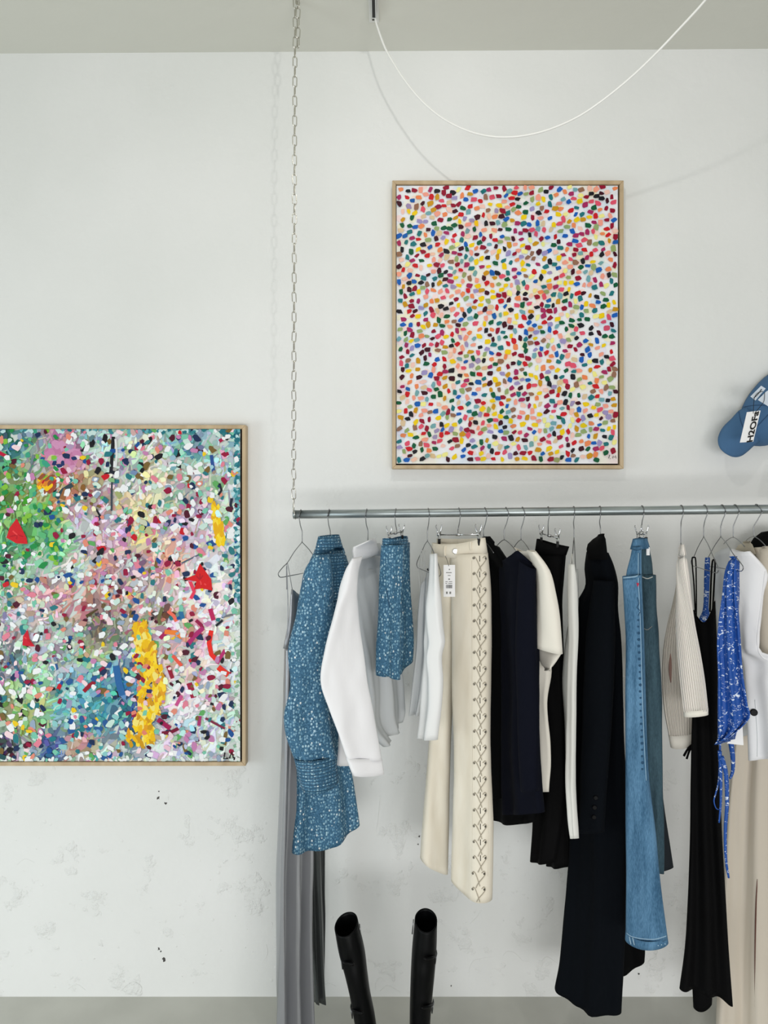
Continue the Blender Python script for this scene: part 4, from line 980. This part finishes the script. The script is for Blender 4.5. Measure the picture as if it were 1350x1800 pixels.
# 17 white waistcoat
g = thing('white_waistcoat', 'white sleeveless waistcoat with a large black button, at the right edge', 'waistcoat', P(1305, 965, 2.2))
vf = loft('front', [(1286, 965, 1317, 969, .01, 3), (1283, 985, 1334, 987, .014), (1284, 1004, 1347, 1003), (1286, 1045, 1341, 1045), (1290, 1087, 1336, 1087), (1297, 1124, 1332, 1124), (1302, 1146, 1336, 1147), (1306, 1158, 1366, 1157), (1311, 1200, 1370, 1200), (1315, 1270, 1373, 1270), (1317, 1336, 1375, 1330)], M['white'], g, 2.22, 2.15, T=.014, folds=((.006, 1.5, 1.),), seed=52, crease=.002)
loft('back', [(1258, 972, 1282, 962, .01), (1255, 1000, 1288, 1000), (1258, 1060, 1292, 1060), (1268, 1150, 1310, 1150), (1285, 1300, 1318, 1290)], M['sheer_shade'], g, 2.42, 2.38, T=.012, folds=((.006, 1.5, 2.),), seed=53, crease=.002)  # far side of the white waistcoat, shade put into its grey
seam('armhole_edge', vf, [(1345, 1004), (1340, 1045), (1334.5, 1090), (1331, 1122), (1333, 1143), (1340, 1155), (1350, 1161)], .0018, M['white'], g)
seam('front_edge', vf, [(1331, 1330), (1331, 1290), (1327, 1230)], .0010, M['sheer_shade'], g)
disc('button', on(vf, 1325, 1252, .0015), .0105, M['leather'], g, (-.3, -1, 0), h=.006, seg=20)

# 18 beige coat
g = thing('beige_coat', 'long beige coat reaching below the frame, rightmost garment on the rail', 'coat', P(1335, 955, 2.38))
bc = loft('body', [(1322, 965, 1352, 960, .015), (1318, 990, 1378, 985), (1316, 1050, 1388, 1050), (1303, 1200, 1392, 1200), (1294, 1300, 1394, 1300), (1282, 1400, 1397, 1400), (1272, 1550, 1402, 1550), (1262, 1700, 1407, 1700), (1256, 1860, 1412, 1860)], M['beige'], g, 2.42, 2.34, T=.02, folds=((.022, 2.3, .4), (.008, 5, 1)), seed=54, top_fold=.4)
loft('sleeve', [(1336, 966, 1362, 962, .012), (1334, 1000, 1376, 995), (1335, 1080, 1384, 1080), (1340, 1250, 1388, 1250), (1345, 1320, 1388, 1320)], M['beige'], g, 2.245, 2.2, T=.022, seed=55)
loft('collar', [(1309, 952, 1317, 951, .008), (1297, 962, 1322, 960, .012), (1294, 970, 1328, 974, .012)], M['beiged'], g, 2.42, 2.36, seed=56, crease=.001)
seam('seam', bc, [(1331, 1545), (1329, 1600), (1327.5, 1680), (1326.5, 1770)], lambda t: .0006+.0022*math.sin(PI*min(1, t*1.1+.02)), M['brown'], g, .0005)
g = thing('black_jacket', 'black garment with a rounded shoulder, peeping out behind the beige coat collar', 'jacket', P(1350, 940, 2.46))
loft('shoulder', [(1338, 936, 1372, 931, .014), (1326, 945, 1392, 938), (1319, 957, 1400, 955), (1317, 970, 1404, 975), (1322, 1000, 1404, 1010), (1330, 1200, 1404, 1200)], M['blackc'], g, 2.53, 2.48, T=.02, seed=57, power=1, cap=True)

# ------------------------------------------------------------------ cap on the wall
capd = 2.50
g = thing('baseball_cap', 'blue baseball cap with a white hang tag, hung on the wall at the right edge', 'cap', P(1362, 715, 2.6))
fx, fz = -.637, -.771              # direction of the peak in the wall plane
U = Vector((fx, 0, fz)); V = Vector((fz, 0, -fx)); N = Vector((0, -1, 0))
cc = P(1364, 714, 2.585); k0 = capd/F
vs, fs = [], []
nu, nv = 40, 14
for j in range(nv+1):
    th = PI/2*j/nv
    for i in range(nu):
        an = 2*PI*i/nu
        ridge = 1 + .012*abs(math.cos(3*an))
        vs.append(cc + (U*math.cos(an)*84*k0 + V*math.sin(an)*52*k0)*math.cos(th)**.8*ridge + N*.118*math.sin(th))
for j in range(nv):
    for i in range(nu):
        fs.append((j*nu+i, j*nu+(i+1) % nu, (j+1)*nu+(i+1) % nu, (j+1)*nu+i))
crown = mesh('crown', vs, fs, M['cap'], g)
crown.modifiers.new('cloth', 'SOLIDIFY').thickness = .002
for sg in ([(1304, 716), (1330, 712), (1362, 714)], [(1328, 690), (1344, 698), (1362, 712)], [(1316, 764), (1336, 744), (1360, 718)]): seam('panel_seam', crown, sg, .0012, M['capd'], g)
disc('top_button', cc + N*.118, .007, M['cap'], g)
out = [(1312, 716), (1299, 723), (1286, 737), (1272, 751), (1264, 765), (1262, 778), (1267, 790), (1278, 799), (1290, 803.5), (1302, 801), (1313, 793), (1324, 783), (1334, 776), (1336, 766), (1330, 748), (1322, 732)]
ctr = (1299, 764); axd = Vector((fx, fz)); pv = Vector((-fz, fx))
def brimpt(x, y, s=0):
    rel = Vector((x-1312, -(y-752))); pp = rel.dot(pv); al = rel.dot(axd)
    return P(x, y, 2.515 + .00003*pp*pp - .0002*al + s)
vs, fs = [], []
so = smooth_pts([(x, y, 0) for x, y in out] + [(out[0][0], out[0][1], 0)], 4)[:-1]; n = len(so)
for ring in range(7):
    t = 1 - ring/6.5
    for p in so: vs.append(brimpt(ctr[0]+(p.x-ctr[0])*t, ctr[1]+(p.y-ctr[1])*t))
for r_ in range(6):
    for i in range(n): fs.append((r_*n+i, r_*n+(i+1) % n, (r_+1)*n+(i+1) % n, (r_+1)*n+i))
fs.append(tuple(6*n+i for i in range(n)))
pk = mesh('peak', vs, fs, M['cap'], g); pk.modifiers.new('cloth', 'SOLIDIFY').thickness = .004
tube('peak_seam', [brimpt(x, y, -.004) for x, y in ((1299, 724), (1302, 740), (1309, 756), (1320, 770), (1333, 777))], .0016, M['capd'], g, sm=4)
flatshape('emblem', [(1319, 697), (1338, 678), (1346, 683), (1328, 704)], 2.435, M['patch'], g); flatshape('emblem', [(1332, 703), (1346, 689), (1352, 685), (1364, 700), (1364, 724), (1350, 714)], 2.43, M['patch'], g)
strap('emblem_line', [(1325, 700, 2.433), (1333, 692, 2.432), (1339, 684, 2.432)], .0012, M['ink'], g)
strap('tag_string', [(1341, 688, 2.43), (1332, 691, 2.425), (1327, 697, 2.425), (1325, 707, 2.428), (1324, 727, 2.43)], .0009, M['ink'], g)
strap('tag_string', [(1344, 690, 2.43), (1343, 705, 2.425), (1336, 715, 2.426), (1326, 727, 2.43)], .0009, M['ink'], g)
tgo = flatshape('hang_tag', [(1312.8, 724.5), (1337, 721.5), (1324, 776.5), (1300.5, 778)], 2.43, M['paper'], g)
def text_mesh(name, txt, origin, xdir, ydir, width, height, m, parent):
    cu = bpy.data.curves.new(name, 'FONT'); cu.body = txt; cu.size = 1; cu.offset = .03; cu.extrude = .0
    o = bpy.data.objects.new(name, cu); C.objects.link(o)
    dg = bpy.context.evaluated_depsgraph_get()
    me = bpy.data.meshes.new_from_object(o.evaluated_get(dg)); bpy.data.objects.remove(o)
    xs = [v.co.x for v in me.vertices]; ys = [v.co.y for v in me.vertices]
    x0, x1, y0, y1 = min(xs), max(xs), min(ys), max(ys)
    for v in me.vertices:
        v.co = origin + xdir*((v.co.x-x0)/(x1-x0)*width) + ydir*((v.co.y-y0)/(y1-y0)*height)
    me.materials.clear()
    return link(name, me, m, parent)
o0, o1, ol = P(1323, 776.5, 2.4285), P(1335.2, 722, 2.4285), P(1312, 777.3, 2.4285)
xd = (o1-o0); yd = (ol-o0)
tx = text_mesh('lettering', 'H2OFa', o0 + xd*.005 + yd*.02, xd.normalized(), Vector((-.985, 0, -.17)), xd.length*.985, .0205, M['ink'], g); tx.parent = tgo

# ------------------------------------------------------------------ tall boots on the floor
def boot(label, rows, d, foot_dir, buckles, zipp):
    xa = (rows[-1][0]+rows[-1][2])/2
    base = P(xa, 900 + EYE*F/d, d)
    g = thing('tall_boot', label, 'boot', base, 'pair of tall black boots')
    # shaft with a dipped opening: the front edge lower than the back
    vs, fs = [], []
    ss = [(r[1]+r[3])/2 for r in rows]; nn = 60; Mq = 36
    for j in range(nn+1):
        y = ss[0] + (ss[-1]-ss[0])*j/nn
        xl, yl, xr, yr, t = [pchip(ss, [r[c] for r in rows], y) for c in range(5)]
        A, B = P(xl, yl, d), P(xr, yr, d); c = (A+B)/2; e = (B-A)/2
        for k in range(Mq):
            an = 2*PI*k/Mq
            p = c + e*math.cos(an) + Vector((0, -math.sin(an)*t, 0))
            p.z -= .012*math.sin(an)*max(0, 1-j/8)
            p += Vector((0, -1, 0))*.003*noise.noise(p*22)*math.sin(an)
            vs.append(p)
    for j in range(nn):
        for k in range(Mq): fs.append((j*Mq+k, j*Mq+(k+1) % Mq, (j+1)*Mq+(k+1) % Mq, (j+1)*Mq+k))
    o = mesh('shaft', vs, fs, M['leather'], g); o.modifiers.new('leather', 'SOLIDIFY').thickness = .003
    an_ = (P(rows[-1][0], rows[-1][1], d) + P(rows[-1][2], rows[-1][3], d))/2
    # foot: cross-sections from the heel to the toe, lying on the floor
    fdir = Vector((foot_dir, -1, 0)).normalized(); sd = Vector((-fdir.y, fdir.x, 0))
    secs = [(-.065, .022, .055, .045), (-.045, .033, .045, .095), (0, .036, .03, .135), (.04, .037, .016, .10), (.09, .041, .008, .07), (.14, .042, .006, .052), (.18, .033, .007, .042), (.205, .015, .010, .028)]
    vs, fs = [], []
    for q, hw, zb, zt in secs:
        for k in range(20):
            a = 2*PI*k/20
            vs.append(Vector((an_.x, an_.y, 0)) + fdir*q + sd*hw*math.cos(a) + Vector((0, 0, (zb+zt)/2 + (zt-zb)/2*math.sin(a))))
    for j in range(len(secs)-1):
        for k in range(20): fs.append((j*20+k, j*20+(k+1) % 20, (j+1)*20+(k+1) % 20, (j+1)*20+k))
    fs.append(tuple(range(20))); fs.append(tuple((len(secs)-1)*20+k for k in range(20)))
    mesh('foot', vs, fs, M['leather'], g)
    hb = Vector((an_.x, an_.y, 0)) - fdir*.045
    tube('heel', [hb, hb + Vector((0, 0, .03)), hb + Vector((0, 0, .062))], lambda t: .019+.008*t, M['grip'], g, seg=14)
    tube('sole', [Vector((an_.x, an_.y, .0035)) + fdir*q for q in (.05, .1, .15, .195)], lambda t: .0035, M['grip'], g, seg=8)
    for (bx_, by_, side) in buckles:
        p = P(bx_, by_, d - .01)
        dn = Vector((.0025*side*-1, 0, -.016))
        tube('buckle', [p+dn+Vector((0, -.012, 0)), p-dn+Vector((0, -.012, 0)), p-dn+Vector((0, .004, 0)), p+dn+Vector((0, .004, 0))], .0016, M['wire'], g, closed=True)
        q = P(bx_ - side*3, by_, d)
        tube('buckle_strap', [P(bx_-side*1, by_-2, d-.004), P(bx_-side*6, by_+2, d-.045), P(bx_-side*20, by_+5, d-.066)], .0045, M['leather'], g, sm=4)
    zx, zy, zs = zipp
    tube('zip', [P(zx, zy-6, d-.004), P(zx+zs*1.2, zy+6, d-.006), P(zx+zs*2.5, zy+20, d-.006)], .0017, M['wire'], g)
    return g
boot('left one of two tall black leather boots, leaning, under the white shirt',
     [(588, 1630, 629, 1619, .046), (596, 1675, 641, 1670, .05), (607, 1715, 646, 1710, .05), (614, 1745, 650, 1740, .048), (622, 1790, 659, 1785, .045), (627, 1820, 663, 1817, .043), (630, 1845, 664, 1844, .043)], 2.25, -.25, [(601, 1690, -1), (618, 1776, -1)], (632, 1630, 1))
boot('right one of two tall black leather boots, upright, under the cream trousers',
     [(729, 1617, 768.5, 1617, .046), (724, 1671, 767, 1671, .05), (722, 1710, 764, 1710, .05), (721, 1740, 761, 1740, .048), (720, 1800, 756, 1800, .045), (720, 1845, 755, 1845, .043)], 2.25, .15, [(766, 1681, 1), (760.5, 1767, 1)], (727, 1622, -1))
